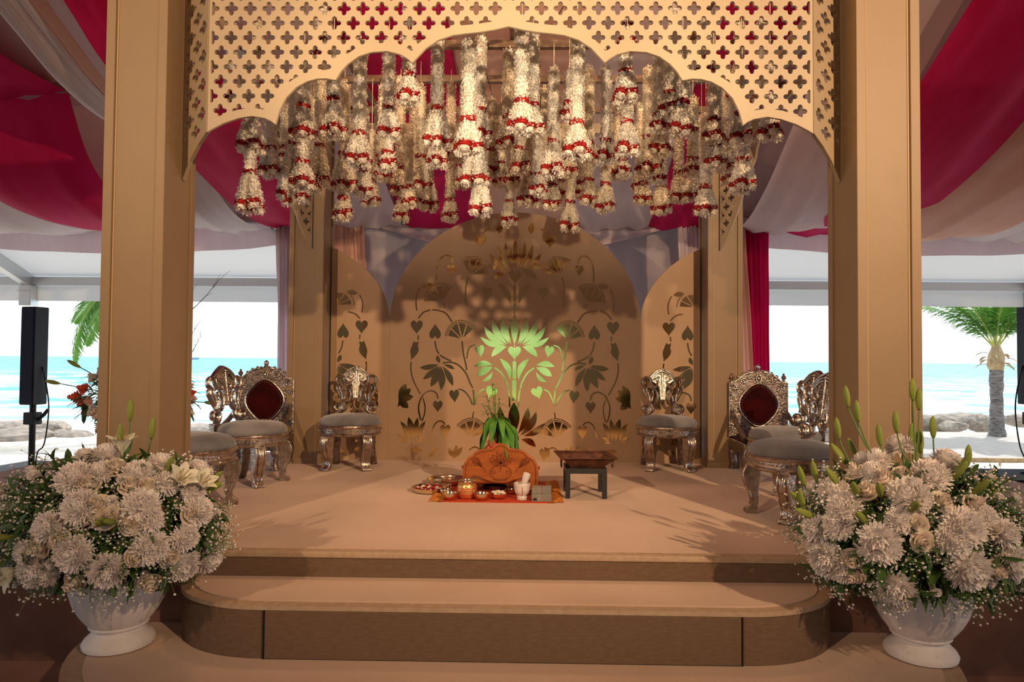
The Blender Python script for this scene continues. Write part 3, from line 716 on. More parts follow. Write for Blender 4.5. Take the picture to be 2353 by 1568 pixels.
# pieces on the axis
AX = []
AX.append(('petal', petal_poly(q(1118,402), q(1118,182), 36))); AX.append(('heart_leaf', [(x, 2*440-y) for x, y in heart_poly(q(1118,440), 84, 94)]))
AX.append(('stem', stem_poly([q(1118,492), q(1118,560), q(1118,600)], 16))); AX.append(('leaf', petal_poly(q(1118,688), q(1118,602), 22)))
AX.append(('petal', petal_poly(q(1118,878), q(1118,678), 58))); AX.append(('heart_leaf', [(x, 2*930-y) for x, y in heart_poly(q(1118,930), 86, 92)]))
AX.append(('stem', stem_poly([q(1118,985), q(1118,1050), q(1118,1098)], 24))); AX.append(('stem', stem_poly([q(1118,1106), q(1118,1170), q(1118,1238)], 26)))
AX.append(('petal', petal_poly(q(1118,1462), q(1118,1246), 84)))
INL = [0]
def inlay(board, nm, poly, fx, y0):
    """one gold mirror piece, standing about 2 mm proud of the board"""
    INL[0] += 1; y0 = y0-0.0003*(INL[0] % 7)
    me = MB().prism_xz([fx(p) for p in poly], y0-0.002, y0+0.001).mesh(nm, M['gold'], 0)
    return mo(nm, me, None, board)
ZSH = bz(735)                                         # springing of the arch
def board_outline(hw, rise, x0=None, x1=None, n=40):
    p = []
    a, b_ = (-hw if x0 is None else x0), (hw if x1 is None else x1)
    p.append((a, S))
    for k in range(n+1):
        x = a+(b_-a)*(0.5-0.5*math.cos(PI*k/n)); p.append((x, ZSH+rise*math.sqrt(max(0, 1-(x/hw)**2))))
    p.append((b_, S)); return p
HW = 1.176; RISE = bz(22)-ZSH
bd = thing('arched_backdrop', 'large round-arched centre backdrop panel with gold lotus inlay', 'backdrop', (0, YBD, 0), 0, 'arched backdrop panels')
MB().prism_xz(board_outline(HW, RISE, x1=-0.0012), 0, 0.03).build('board', M['board'], bd, smooth=0)
MB().prism_xz(board_outline(HW, RISE, x0=0.0012), 0, 0.03).build('board', M['board'], bd, smooth=0)
for nm, pl in MOT:
    for sg in (1, -1): inlay(bd, nm, pl, lambda p, sg=sg: (sg*p[0]*KB, bz(p[1])), 0)
for nm, pl in AX: inlay(bd, nm, pl, lambda p: (p[0]*KB, bz(p[1])), 0)
for sg, lb in ((1, 'narrow half-arch backdrop panel behind the rear left chair'), (-1, 'narrow half-arch backdrop panel behind the rear right chair')):
    # each shows the outer half of the same lotus pattern
    pb = thing('arched_backdrop', lb, 'backdrop', (-sg*2.362, YBD+0.002, 0), 0, 'arched backdrop panels')
    r2 = RISE*0.80
    cut = 0.63
    pl = board_outline(HW+.009, r2, x0=cut) if sg > 0 else board_outline(HW+.009, r2, x1=-cut)
    MB().prism_xz(pl, 0, 0.03).build('board', M['board'], pb, smooth=0)
    for nm, poly in MOT:
        xs = [p[0]*KB for p in poly]
        if min(xs) < cut+0.02: continue
        def fx(p, sg=sg):
            z = bz(p[1])
            if z > ZSH: z = ZSH+(z-ZSH)*0.80
            return (sg*p[0]*KB, z)
        inlay(pb, nm, poly, fx, 0)
# ================================================================== hanging flower garlands
def petal_coat(b, rfun, z0, z1, seed, dens=1.05, ln=0.019, wd=0.014, step=0.008, down=0.0, cx=0, cy=0):
    """coat a vertical bar (radius rfun(t) from z0 down to z1) with little pointed petals"""
    rnd = random.Random(seed)
    n = max(2, int(abs(z1-z0)/step))
    for i in range(n):
        t = (i+0.5)/n; z = z0+(z1-z0)*t; r = rfun(t); k = max(6, int(2*PI*r/0.0125*dens))
        ph = rnd.random()*6.28
        for j in range(k):
            a = ph+2*PI*j/k+rnd.uniform(-.2,.2); ca, sa = math.cos(a), math.sin(a)
            l = ln*rnd.uniform(.75,1.25); up = (rnd.uniform(.5,1.7) if rnd.random() < .35 else -rnd.uniform(.5,1.8))-down
            dx, dy, dz = ca, sa, up; q_ = math.sqrt(1+up*up); dx/=q_; dy/=q_; dz/=q_
            zz = z+rnd.uniform(-step,step)*.6; r0 = r*0.84
            bx0, by0 = cx+ca*r0, cy+sa*r0
            tw = rnd.uniform(-.6,.6); tx, ty, tz = -sa*math.cos(tw), ca*math.cos(tw), math.sin(tw)
            w2 = wd/2*rnd.uniform(.8,1.2); m = 0.6*l
            b.add([(bx0,by0,zz), (bx0+dx*m+tx*w2, by0+dy*m+ty*w2, zz+dz*m+tz*w2), (bx0+dx*l, by0+dy*l, zz+dz*l), (bx0+dx*m-tx*w2, by0+dy*m-ty*w2, zz+dz*m-tz*w2)], [(0,1,2,3)])
GM = {}
def g_rope(L_, r, cream):
    L_ = max(0.05, round(L_/0.05)*0.05); key = ('rope', round(L_*100), round(r*1000), cream)
    if key not in GM:
        b = MB(); b.lathe([(r*.82, 0), (r*.82, -L_)], 10)
        petal_coat(b, lambda t: r, 0, -L_, key[1]*7+key[2])
        petal_coat(b, lambda t: r*(0.75-.6*t), 0.004, 0.018, 5, step=0.006, down=-.8)
        GM[key] = b.mesh('rope', M['cream_petal' if cream else 'petal'], 0)
    return GM[key]
def g_strand(L_, r, cream):
    L_ = max(0.05, round(L_/0.02)*0.02); key = ('strand', round(L_*100), round(r*1000), cream)
    if key not in GM:
        b = MB(); f = lambda t: r*(0.62+0.38*min(1, t*1.6))
        b.lathe([(f(k/5)*.8, -L_*k/5) for k in range(6)], 10); petal_coat(b, f, 0, -L_, key[1]*7+key[2])
        GM[key] = b.mesh('tassel_strand', M['cream_petal' if cream else 'petal'], 0)
    return GM[key]
def g_band(r):
    key = ('band', round(r*1000))
    if key not in GM:
        b = MB(); rnd = random.Random(4)
        prof = [(r*.7, .014), (r*1.08, .009), (r*1.15, 0), (r*1.08, -.009), (r*.7, -.014)]
        b.lathe(prof, 18, fl=lambda a, i: 1+0.05*math.sin(a*7+i))
        petal_coat(b, lambda t: r*1.18, .012, -.012, 77, dens=.9, ln=.014, wd=.017, step=.007)
        GM[key] = b.mesh('red_band', M['redrose'], 0)
    return GM[key]
def g_tip(r, cream):
    key = ('tip', round(r*1000), cream)
    if key not in GM:
        b = MB(); f = lambda t: r*(1.0-0.5*t*t)
        b.lathe([(f(k/3)*.8, -.026*k/3) for k in range(4)], 10); petal_coat(b, f, 0, -.026, 55, step=.007, down=.35)
        GM[key] = b.mesh('tip', M['cream_petal' if cream else 'petal'], 0)
    return GM[key]
cord_me = {}
GARL = []
SC_NAMES = [(560, 'outer left scallop'), (690, 'second scallop from left'), (850, 'third scallop from left'), (960, 'left cusp of middle arch'),
            (1060, 'left half of middle arch'), (1240, 'under the arch peak'), (1365, 'right half of middle arch'), (1410, 'right cusp of middle arch'),
            (1565, 'third scallop from right'), (1700, 'second scallop from right'), (1900, 'outer right scallop')]
def garland(px, Y, top, tiers, r=0.036, cream=False, nst=4, seed=0):
    """px: sight line column; top: picture height of the rope top; tiers: (band, bottom) picture heights"""
    rnd = random.Random(int(px*7+Y*100+seed))
    base = P(px, 300, Y)
    zt = P(px, top, Y).z
    row = 'front' if Y < 4.25 else ('middle' if Y < 5.05 else 'rear')
    reg = [n for lim, n in SC_NAMES if px <= lim][0]
    tn = {0: 'plain', 1: 'single-bell', 2: 'two-tier'}[len(tiers)]
    low = max([t[1] for t in tiers], default=0)
    hang = 'high' if low < 330 else ('very low' if low > 455 else 'low' if low > 385 else 'midway')
    lab = '%s %s garland hanging %s, %s' % (tn, 'cream' if cream else 'white', hang, reg)
    g = thing('flower_garland', lab, 'garland', (base.x, Y, zt), rnd.uniform(0, 6.28), 'flower garlands hanging inside the canopy')
    GARL.append(g)
    ztop = 3.56
    if ztop-zt > 0.03:
        ln = round((ztop-zt)/0.05)*0.05
        if ln not in cord_me: cord_me[ln] = MB().tube([(0,0,0),(0,0,ln)], 0.0022, 5).mesh('cord', M['cord'])
        mo('cord', cord_me[ln], None, g)
    zc = 0.0; first = True
    for ti, (bandy, boty) in enumerate(tiers):
        zb = P(px, bandy, Y).z-zt; ze = P(px, boty, Y).z-zt
        L_ = zc-zb
        if L_ > 0.03: mo('rope', g_rope(L_, r*(1.0 if ti == 0 else .85), cream), None, g, (0, 0, zb+max(0.05, round(L_/0.05)*0.05)))
        mo('red_band', g_band(r*0.95), None, g, (0, 0, zb))
        ls = max(0.05, (zb-ze)-0.05)
        for k in range(nst):
            a = 2*PI*k/nst+rnd.uniform(-.15,.15); o0 = r*0.40; tilt = 0.20+rnd.uniform(-.03,.05)
            dl = rnd.uniform(-.012, .012)
            s_ = mo('tassel_strand', g_strand(ls, r*0.92, cream), None, g, (o0*math.cos(a), o0*math.sin(a), zb-0.008+dl), (0, 0, 0))
            s_.rotation_euler = (Matrix.Rotation(a, 3, 'Z') @ Matrix.Rotation(-tilt, 3, 'Y')).to_euler()
            lq = max(0.05, round(ls/0.02)*0.02)
            mo('red_band', g_band(r*0.92), None, s_, (0, 0, -lq-0.008))
            mo('tip', g_tip(r*0.95, cream), None, s_, (0, 0, -lq-0.02))
        zc = ze+0.05
    if not tiers: mo('rope', g_rope(0.5, r, cream), None, g, (0, 0, 0))
    return g
G = [
 # px, Y, rope top, tiers, radius, cream
 (577, 3.95, 150, [(268,348),(396,482)], .036, 0), (622, 4.35, 150, [(340,408)], .034, 0), (655, 5.0, 180, [(340,372)], .032, 1),
 (697, 3.95, 120, [(246,322),(372,432)], .037, 0), (676, 4.4, 160, [(330,465)], .034, 0), (735, 4.6, 150, [(335,428)], .034, 1),
 (718, 4.9, 170, [(392,438)], .033, 1), (765, 3.9, 120, [(229,312)], .032, 0), (791, 4.3, 203, [(355,438),(456,506)], .032, 1),
 (826, 3.95, 90, [(308,384)], .036, 0), (836, 4.5, 250, [(392,452)], .033, 0), (855, 5.0, 303, [(414,470)], .027, 1),
 (892, 4.05, 90, [(249,320),(352,376)], .034, 0), (880, 4.9, 200, [(372,410)], .031, 1), (938, 3.7, 80, [(172,238)], .033, 0),
 (920, 4.9, 190, [(386,446)], .031, 1), (925, 5.3, 300, [(455,502)], .030, 1), (941, 4.6, 313, [(430,476)], .026, 1),
 (966, 4.8, 205, [(360,432)], .034, 1), (952, 5.1, 250, [(408,470)], .031, 1), (988, 5.3, 250, [(420,480)], .031, 1),
 (1004, 4.0, 82, [(250,342)], .034, 0), (1006, 4.3, 200, [(322,384)], .032, 0), (1036, 4.9, 190, [(322,372)], .030, 1),
 (1036, 5.1, 260, [(460,508)], .034, 1), (1060, 5.4, 250, [(382,430)], .030, 1), (1076, 3.75, 95, [(276,352)], .040, 0),
 (1104, 4.2, 92, [(252,322)], .033, 0), (1092, 4.2, 200, [(320,428)], .037, 0), (1105, 4.6, 300, [(415,490)], .036, 0),
 (1130, 5.2, 230, [(345,402)], .030, 1), (1152, 5.2, 240, [(375,425)], .031, 1), (1168, 4.55, 126, [(270,338)], .036, 1),
 (1198, 3.72, 62, [(233,304)], .038, 0), (1224, 3.85, 78, [(241,312)], .034, 0), (1196, 4.4, 230, [(342,392)], .034, 1),
 (1172, 5.4, 380, [(463,515)], .031, 1), (1180, 4.9, 240, [(395,420)], .031, 1), (1215, 5.0, 300, [(400,470)], .032, 1),
 (1238, 4.8, 320, [(400,448)], .033, 0), (1272, 4.25, 163, [(325,398)], .033, 0), (1270, 5.0, 290, [(425,478)], .032, 1),
 (1250, 5.4, 200, [(360,400)], .028, 1), (1326, 3.8, 78, [(283,362)], .038, 0), (1308, 4.2, 165, [(238,268)], .033, 0),
 (1353, 4.5, 158, [(330,374)], .033, 1), (1308, 4.9, 250, [(363,402)], .031, 1), (1311, 5.1, 330, [(464,528)], .034, 1),
 (1290, 5.3, 300, [(415,455)], .030, 1), (1355, 4.9, 300, [(414,470)], .033, 1), (1392, 4.1, 160, [(324,372)], .031, 0),
 (1392, 4.8, 280, [(423,482)], .033, 1), (1420, 5.2, 220, [(360,410)], .030, 1), (1432, 4.9, 300, [(368,402)], .030, 0),
 (1437, 3.75, 100, [(165,232)], .035, 0), (1441, 3.95, 195, [(281,358)], .033, 0), (1489, 4.5, 168, [(315,404)], .032, 1),
 (1478, 5.0, 250, [(422,468)], .032, 1), (1470, 5.3, 240, [(395,440)], .030, 1), (1514, 4.0, 110, [(265,300)], .031, 0),
 (1540, 3.9, 110, [(214,268)], .034, 0), (1518, 4.15, 240, [(291,358)], .033, 1), (1520, 5.0, 300, [(426,490)], .033, 1),
 (1512, 4.7, 250, [(370,420)], .031, 0), (1569, 3.85, 120, [(236,310)], .036, 0), (1560, 5.0, 250, [(398,462)], .033, 1),
 (1592, 4.5, 222, [(366,392)], .031, 1), (1592, 4.75, 280, [(400,460)], .032, 1), (1640, 4.0, 150, [(277,326)], .034, 0),
 (1644, 4.05, 200, [(333,386)], .033, 0), (1622, 4.3, 276, [(430,495)], .034, 0), (1612, 4.9, 276, [(366,420)], .030, 1),
 (1668, 4.8, 150, [(325,390)], .032, 1), (1704, 3.95, 170, [(262,328)], .034, 0), (1706, 4.1, 230, [(368,440)], .036, 0),
 (1680, 5.1, 180, [(362,420)], .030, 1), (1770, 3.72, 140, [(256,316)], .034, 0),
 # seen through the fretwork and in the gaps higher up
 (735, 3.9, 20, [(90,140)], .032, 0), (530, 4.3, 60, [(170,235)], .032, 0), (590, 4.6, 60, [(190,250)], .032, 1), (1752, 4.3, 40, [(150,240)], .034, 0), (1700, 4.5, 60, [(140,230)], .034, 1),
 (935, 4.2, 10, [(70,120)], .032, 0), (1440, 4.1, 10, [(60,105)], .032, 0), (1620, 3.8, 40, [(140,172)], .032, 0), (1550, 4.3, 20, [(130,170)], .032, 0),
 (870, 5.3, 240, [(330,372)], .030, 1), (1065, 5.0, 210, [(330,362)], .029, 1), (1335, 5.4, 230, [(420,450)], .030, 1), (1500, 5.5, 250, [(360,405)], .030, 1),
]
for i, (px, Y, top, tiers, r, cr_) in enumerate(G): garland(px, Y, top, tiers, r, bool(cr_), 4, i)
# ================================================================== silver chairs
def spiral(c, r0, r1, a0, turns, n=18, y=0.0):
    out = []
    for k in range(n+1):
        t = k/n; r = r0+(r1-r0)*t; a = a0+turns*2*PI*t
        out.append((c[0]+r*math.cos(a), y, c[1]+r*math.sin(a)))
    return out
def lean(p): return (p[0], p[1]+(p[2]-0.45)*0.16, p[2])
def silver_chair(label, loc, rotz):
    c = thing('carved_chair', label, 'chair', loc, rotz, 'silver carved chairs')
    mir = (1, -1)
    # seat rail: oval moulded ring
    b = MB(); b.lathe([(.19,.290),(.245,.290),(.262,.298),(.268,.310),(.256,.318),(.258,.350),(.270,.358),(.276,.370),(.268,.382),(.25,.384),(.20,.384)], 48, sy=.94)
    b.build('seat_rail', M['silver'], c, smooth=50)
    b = MB(); b.lathe([(.0,.378),(.250,.378),(.262,.392),(.262,.410),(.250,.432),(.222,.450),(.17,.464),(.09,.471),(0,.473)], 48, sy=.94, fl=lambda a, i: 1+.006*math.sin(a*23)*(i in (2,3)))
    b.build('seat_cushion', M['greyvelvet'], c, smooth=180)
    # bead row on the rail
    b = MB()
    for k in range(60):
        a = 2*PI*k/60; b.lathe([(0,-.006),(.005,-.003),(.005,.003),(0,.006)], 5, (.2665*math.cos(a), .2665*.94*math.sin(a), .336))
    b.build('rail_beading', M['silver'], c)
    # front legs, cabriole with a scrolled foot
    fr_ = spline([(.040,.30),(.060,.262),(.058,.215),(.040,.155),(.022,.105),(.016,.065),(.028,.036),(.050,.022),(.054,.010),(.046,.0)], 3)
    bk_ = spline([(-.012,0),(-.018,.05),(-.022,.10),(-.022,.16),(-.028,.22),(-.040,.30)], 3)
    for s in mir:
        an = math.radians(26)*s; u = Vector((math.sin(an), -math.cos(an), 0)); w2 = Vector((math.cos(an), math.sin(an), 0)); o0 = Vector((s*.155, -.155, 0))
        b = MB(); b.prism_xz(fr_+bk_, -.036, .036)
        b.v = [tuple(o0+u*x+w2*y*(1.0 if z > .12 else .86+.14*z/.12)+Vector((0,0,z))) for x, y, z in b.v]
        lg = b.build('leg', M['silver'], c, smooth=40, bevel=.007)
        for e in (-.034, .034):                              # raised edge bands
            MB().tube([tuple(o0+u*(x+.002)+w2*e*(1.0 if z > .12 else .86+.14*z/.12)+Vector((0,0,z))) for x, z in fr_], .006, 6).build('edge_band', M['silver'], lg, smooth=60)
        b = MB()                                             # acanthus leaf on the knee
        for q_ in (-1, 0, 1):
            b.tube([tuple(o0+u*(x+.004)+w2*(.016*q_*(1-t*.8))+Vector((0,0,z))) for t, (x, z) in [(k/12, fr_[k+1]) for k in range(0, 13)]], [.005+.006*math.sin(PI*k/12) for k in range(13)], 6)
        b.build('leg_carving', M['silver'], lg, smooth=60)
    for s in mir:
        b = MB(); b.tube(spline([(s*.15,.16,.30),(s*.155,.175,.2),(s*.16,.195,.09),(s*.168,.225,0)], 4), [.040]*5+[.034]*4+[.036]*4, 8)
        b.build('leg', M['silver_dark'], c, smooth=60)
    # back
    Y0 = .215
    for s in mir:
        MB().box(min(s*.12,s*.19), max(s*.12,s*.19), Y0-.022, Y0+.03, .37, .455).build('back_post', M['silver'], c, smooth=0, bevel=.006)
        b = MB()
        b.tube([lean((s*p[0], Y0+p[1], p[2])) for p in spiral((.152,.505), .046, .010, -PI*.55, -1.35, 22)], [.020-.006*k/22 for k in range(23)], 8, sy=1.5)
        b.tube([lean((s*x, Y0+.012, z)) for x, z in spline([(.112,.476),(.085,.50),(.098,.545),(.125,.585),(.152,.63),(.172,.675),(.166,.70),(.15,.695),(.142,.668)], 5)], .0135, 8, sy=1.8)
        b.tube([lean((s*x, Y0+.0, z)) for x, z in spline([(.125,.56),(.118,.60),(.128,.645),(.145,.682),(.135,.705),(.12,.70)], 5)], .010, 7, sy=1.7)
        b.build('side_scroll', M['silver'], c, smooth=60)
        b = MB()
        b.tube([lean((s*x, Y0+.004, z)) for x, z in spline([(.086,.545),(.062,.56),(.044,.60),(.046,.645),(.066,.682),(.088,.676),(.085,.655)], 5)], .0115, 8, sy=1.8)
        b.tube([lean((s*x, Y0+.008, z)) for x, z in spline([(.098,.58),(.092,.61),(.082,.64),(.086,.66)], 5)], [.013]*8+[.007]*8, 7, sy=1.5)
        b.build('inner_scroll', M['silver'], c, smooth=60)
        b = MB()
        b.tube([lean((s*x, Y0+.004, z)) for x, z in spline([(.150,.712),(.176,.735),(.174,.775),(.146,.795),(.118,.785)], 6)], .0150, 8, sy=1.7)
        b.tube([lean((s*x, Y0+.0, z)) for x, z in spline([(.112,.785),(.104,.745),(.085,.715),(.055,.708),(.046,.728),(.06,.74)], 6)], .0135, 8, sy=1.7)
        b.build('shoulder_scroll', M['silver'], c, smooth=60)
    out = [(-.118,.775),(-.112,.808),(-.085,.832),(-.055,.855),(-.025,.875),(0,.889)]
    out = out + [(-x, z) for x, z in out[-2::-1]]
    low = [(.085,.752),(.05,.728),(.032,.70),(.030,.63),(.024,.598),(0,.590)]
    low = low + [(-x, z) for x, z in low[-2::-1]]
    poly = out + low
    b = MB(); b.prism_xz(poly, -.012, .034)
    b.v = [lean((x, y+Y0, z)) for x, y, z in b.v]
    cr_ = b.build('crest', M['silver'], c, smooth=30, bevel=.006)
    b = MB()
    for s in mir:
        for x0, z0, x1, z1 in ((.004,.875,.112,.798),(.006,.855,.104,.785),(.01,.834,.095,.775)):
            b.tube([lean((s*x, Y0-.018, z)) for x, z in spline([(x0,z0),((x0+x1)/2,(z0+z1)/2+.014),(x1,z1)], 5)], .0075, 6)
        for cx_, cz_ in ((.035,.79),(.065,.775),(.04,.755)):
            b.tube([lean((s*(p[0]), Y0-.016, p[2])) for p in spiral((cx_,cz_), .016, .004, 0, 1.2, 10)], .005, 5)
        b.tube([lean((s*x, Y0-.014, z)) for x, z in [(.024,.74),(.022,.68),(.018,.61)]], .006, 6)
    b.tube([lean((0, Y0-.016, z)) for z in (.86,.80,.72,.62)], [.010,.012,.009,.010], 6)
    b.lathe([(0,-.014),(.011,-.008),(.014,0),(.011,.008),(0,.014)], 10, lean((0, Y0-.020, .848)))
    for s in (-1, 0, 1):
        b.lathe([(0,-.016),(.009,-.008),(.011,0),(.008,.01),(0,.014)], 8, lean((s*.017, Y0-.004, .594)))
    b.build('crest_carving', M['silver'], cr_, smooth=60)
    return c
silver_chair('silver chair with grey seat facing front before the left backdrop panel', (PZ(790,1084,S).x, PZ(790,1084,S).y+.20, S), math.radians(4))
silver_chair('silver chair with grey seat facing front before the right backdrop panel', (PZ(1543,1086,S).x, PZ(1543,1086,S).y+.20, S), math.radians(-3))
silver_chair('silver chair turned sideways in front of the left red velvet throne', (-1.97, 5.18, S), math.radians(75))
silver_chair('silver chair partly hidden behind the front left column', (-1.99, 4.28, S), math.radians(84))
silver_chair('silver chair turned sideways in front of the right red velvet throne', (2.02, 5.10, S), math.radians(-74))
silver_chair('silver chair nearest the front right column', (1.74, 4.25, S), math.radians(-72))

def throne(label, loc, rotz):
    t = thing('velvet_throne', label, 'chair', loc, rotz, 'silver thrones with red velvet')
    hw = .262; Y0 = .22
    out = [(-hw,.28),(-hw,.765),(-.20,.772),(-.165,.80),(-.12,.835),(-.07,.85),(-.03,.865),(0,.872)]
    poly = out + [(-x, z) for x, z in out[-2::-1]]
    bk = MB().prism_xz(poly, Y0, Y0+.05).build('backrest', M['silver_dark'], t, smooth=0, bevel=.006)
    def med(R, n=48): return [(R*(1+.045*math.cos(4*a))*math.cos(a)*.98, .565+R*(1+.045*math.cos(4*a))*math.sin(a)*1.08) for a in [2*PI*k/n for k in range(n)]]
    b = MB(); rows = []
    for k, (f, yy) in enumerate(((1,-.004),(.96,-.018),(.8,-.028),(.5,-.034),(.2,-.037))):
        rows.append([(x*f, Y0+yy, .565+(z-.565)*f) for x, z in med(.160)+[med(.160)[0]]])
    b.grid(rows); n0 = len(b.v)-len(rows[0]); b.f.append(tuple(range(n0, n0+len(rows[0])-1)))
    md = b.build('velvet_medallion', M['redvelvet'], bk, smooth=180)
    MB().tube([(x, Y0-.006, z) for x, z in med(.168)], .010, 8, closed=True).build('medallion_rim', M['silver'], bk)
    b = MB()
    for x, z in med(.148, 44): b.lathe([(0,-.004),(.0045,-.002),(.0045,.002),(0,.004)], 6, (x, Y0-.022, z))
    b.build('nail_heads', M['brass'], bk)
    b = MB()
    for s in (1, -1):                                        # embossed scrollwork
        for cx_, cz_, r_ in ((.215,.72,.028),(.225,.64,.024),(.222,.52,.026),(.205,.43,.03),(.14,.78,.026),(.085,.815,.022),(.225,.365,.024),(.15,.345,.024),(.18,.70,.018)):
            b.tube([(s*p[0], Y0-.004, p[2]) for p in spiral((cx_,cz_), r_, .005, random.uniform(0,3), 1.4, 14)], .0075, 6)
        b.tube([(s*x, Y0-.004, z) for x, z in spline([(.05,.352),(.10,.372),(.145,.39),(.19,.38),(.235,.335)], 5)], .007, 6)
        b.tube([(s*x, Y0-.003, z) for x, z in [(.252,.30),(.252,.755)]], .006, 6)
        b.tube([(s*x, Y0-.002, z) for x, z in spline([(.245,.765),(.20,.776),(.165,.804),(.12,.838),(.07,.853),(.03,.868)], 4)], .0085, 6)
        for cx_, cz_ in ((.165,.815),(.12,.842),(.075,.858)):
            b.lathe([(0,-.018),(.014,-.010),(.018,0),(.014,.010),(0,.018)], 8, (s*cx_, Y0+.02, cz_))
    b.tube([(x, Y0-.008, z) for x, z in [(.022*math.cos(a), .80+.034*math.sin(a)) for a in [2*PI*k/14 for k in range(14)]]], .007, 6, closed=True)
    b.lathe([(0,-.02),(.010,-.012),(.013,0),(.008,.012),(0,.02)], 8, (0, Y0-.008, .80))
    b.build('embossed_scrolls', M['silver'], bk, smooth=60)
    fin = [(.012,0),(.020,.006),(.012,.014),(.010,.02),(.020,.032),(.024,.044),(.016,.056),(.009,.062),(.012,.070),(.006,.078),(0,.084)]
    for x in (-.228, .228): MB().lathe(fin, 12, (x, Y0+.025, .766)).build('finial', M['silver'], bk, smooth=50)
    MB().lathe([(.02,0),(.024,.01),(.016,.02),(.024,.034),(.022,.05),(.010,.062),(0,.068)], 12, (0, Y0+.025, .862)).build('finial', M['silver'], bk, smooth=50)
    MB().box(-hw, hw, -.24, .24, .17, .27).build('seat_rail', M['silver_dark'], t, smooth=0, bevel=.012)
    b = MB()
    for k in range(9): b.tube([(p[0]-.2+.05*k, -.243, p[2]) for p in spiral((0,.22), .018, .004, k, 1.3, 10)], .005, 5)
    b.build('rail_carving', M['silver'], t, smooth=60)
    rows = []
    for j in range(9):
        v = -1+2*j/8; rows.append([(.245*u, .225*v, .27+.07*(1-u**6)*(1-v**6)) for u in [-1+2*i/12 for i in range(13)]])
    MB().grid(rows).build('seat_cushion', M['redvelvet'], t, smooth=180)
    for s in (1, -1):
        b = MB(); b.tube(spline([(s*.235,.2,.50),(s*.245,.05,.42),(s*.248,-.12,.36),(s*.245,-.21,.30)], 4), .022, 8); b.build('arm_rail', M['silver_dark'], t, smooth=60)
        for y in (-.20, .20):
            b = MB(); b.tube(spline([(s*.225,y,.18),(s*.235,y,.13),(s*.225,y,.06),(s*.235,y*1.03,0)], 4), [.042]*4+[.036]*5+[.034]*4, 8); b.build('leg', M['silver_dark'], t, smooth=60)
    return t
random.seed(12)
throne('silver throne with red velvet medallion standing left of the left rear column', (-2.235, 5.92, S), math.radians(3))
throne('silver throne with red velvet medallion standing right of the right rear column', (2.17, 5.90, S), math.radians(-2))

# ================================================================== ritual place in the middle
mat_y0, mat_y1 = PZ(1140,1156,S).y, PZ(1140,1107,S).y
mt = thing('ritual_mat', 'red brocade mat with gold fringed ends under the offerings', 'mat', (-.09, (mat_y0+mat_y1)/2, S))
wd, dp = .435, (mat_y1-mat_y0)/2
MB().box(-wd+.045, wd-.05, -dp, dp, 0, .006).build('cloth', M['mat'], mt, smooth=0)
for s, n in ((-1, 26), (1, 26)):
    b = MB()
    for k in range(n):
        y = -dp+2*dp*(k+.5)/n; x0 = s*(wd-.047); b.tube([(x0, y, .006), (x0+s*.035, y+random.uniform(-.006,.006), .012), (x0+s*.062, y+random.uniform(-.012,.012), .003)], [.006,.007,.004], 5)
    b.box(min(s*(wd-.085), s*(wd-.045)), max(s*(wd-.085), s*(wd-.045)), -dp, dp, .002, .0085)
    b.build('gold_fringe', M['fringe'], mt)
# carved wooden backrest chair, low on the mat
WY = PZ(1150,1140,S).y
wc = thing('floor_chair', 'low carved teak floor chair with scalloped backrest on the red mat', 'chair', (P(1150,1100,WY).x, WY, S))
hw = .265
o = [(-hw,.0),(-hw,.185),(-.255,.225),(-.23,.262),(-.195,.285),(-.185,.300),(-.15,.318),(-.10,.326),(-.06,.332),(-.045,.350),(-.02,.362),(0,.366)]
poly = o + [(-x, z) for x, z in o[-2::-1]]
lowr = [(.205,.0),(.205,.120),(.19,.137),(.15,.130),(.10,.108),(.05,.092),(0,.088)]
poly = poly + lowr + [(-x, z) for x, z in lowr[-2::-1]]
bkr = MB().prism_xz(poly, 0, .032).build('backrest', M['wood'], wc, smooth=0, bevel=.004)
b = MB()
def carve(pts, r=.0035): b.tube([(x, -.001, z) for x, z in pts], r, 6)
ins = [(-.245,.03),(-.245,.18),(-.235,.222),(-.212,.252),(-.178,.274),(-.168,.288),(-.14,.304),(-.09,.312),(-.055,.318),(-.03,.34),(0,.35)]
carve(spline(ins, 3)+spline([(-x, z) for x, z in ins[::-1]], 3)[1:], .0032)
carve([(.075*math.cos(a), .162+.05*math.sin(a)) for a in [PI*.0+2*PI*k/24 for k in range(25)]])
carve([(-.045,.208),(.045,.208)]); carve([(-.05,.218),(.05,.218)]); carve([(0,.17),(0,.205)], .003); carve([(-.04,.108),(.04,.108)], .003); carve([(-.05,.115),(.05,.115)], .003)
for s in (1, -1):
    for t in ((.075,.235),(.082,.262),(.060,.285),(.028,.305)):
        carve(petal_poly((.0, .222), (s*t[0], t[1]), .028)+[(0,.222)], .003)
    for k, t in enumerate(((.20,.238),(.205,.255),(.185,.268),(.165,.262))):
        carve(petal_poly((s*.13,.20), (s*t[0], t[1]), .018)+[(s*.13,.20)], .003)
    carve(spline([(s*.13,.20),(s*.112,.185),(s*.105,.165)], 4), .003)
    carve([(s*(.05+.012*math.cos(a)), .165+.012*math.sin(a)) for a in [2*PI*k/10 for k in range(11)]], .0028)
carve(petal_poly((0,.222),(0,.295),.04)+[(0,.222)], .003)
b.build('carved_relief', M['wood_line'], bkr)
for s in (1, -1): MB().box(min(s*.262,s*.274), max(s*.262,s*.274), .006, .024, .185, .205).build('tenon', M['wood_line'], bkr, smooth=0)
MB().box(-.25, .25, .032, .40, .085, .11).build('seat_board', M['wood'], wc, smooth=0, bevel=.004)
for s in (1, -1):
    MB().box(min(s*.20,s*.245), max(s*.20,s*.245), .34, .385, 0, .086).build('leg', M['wood'], wc, smooth=0, bevel=.003)
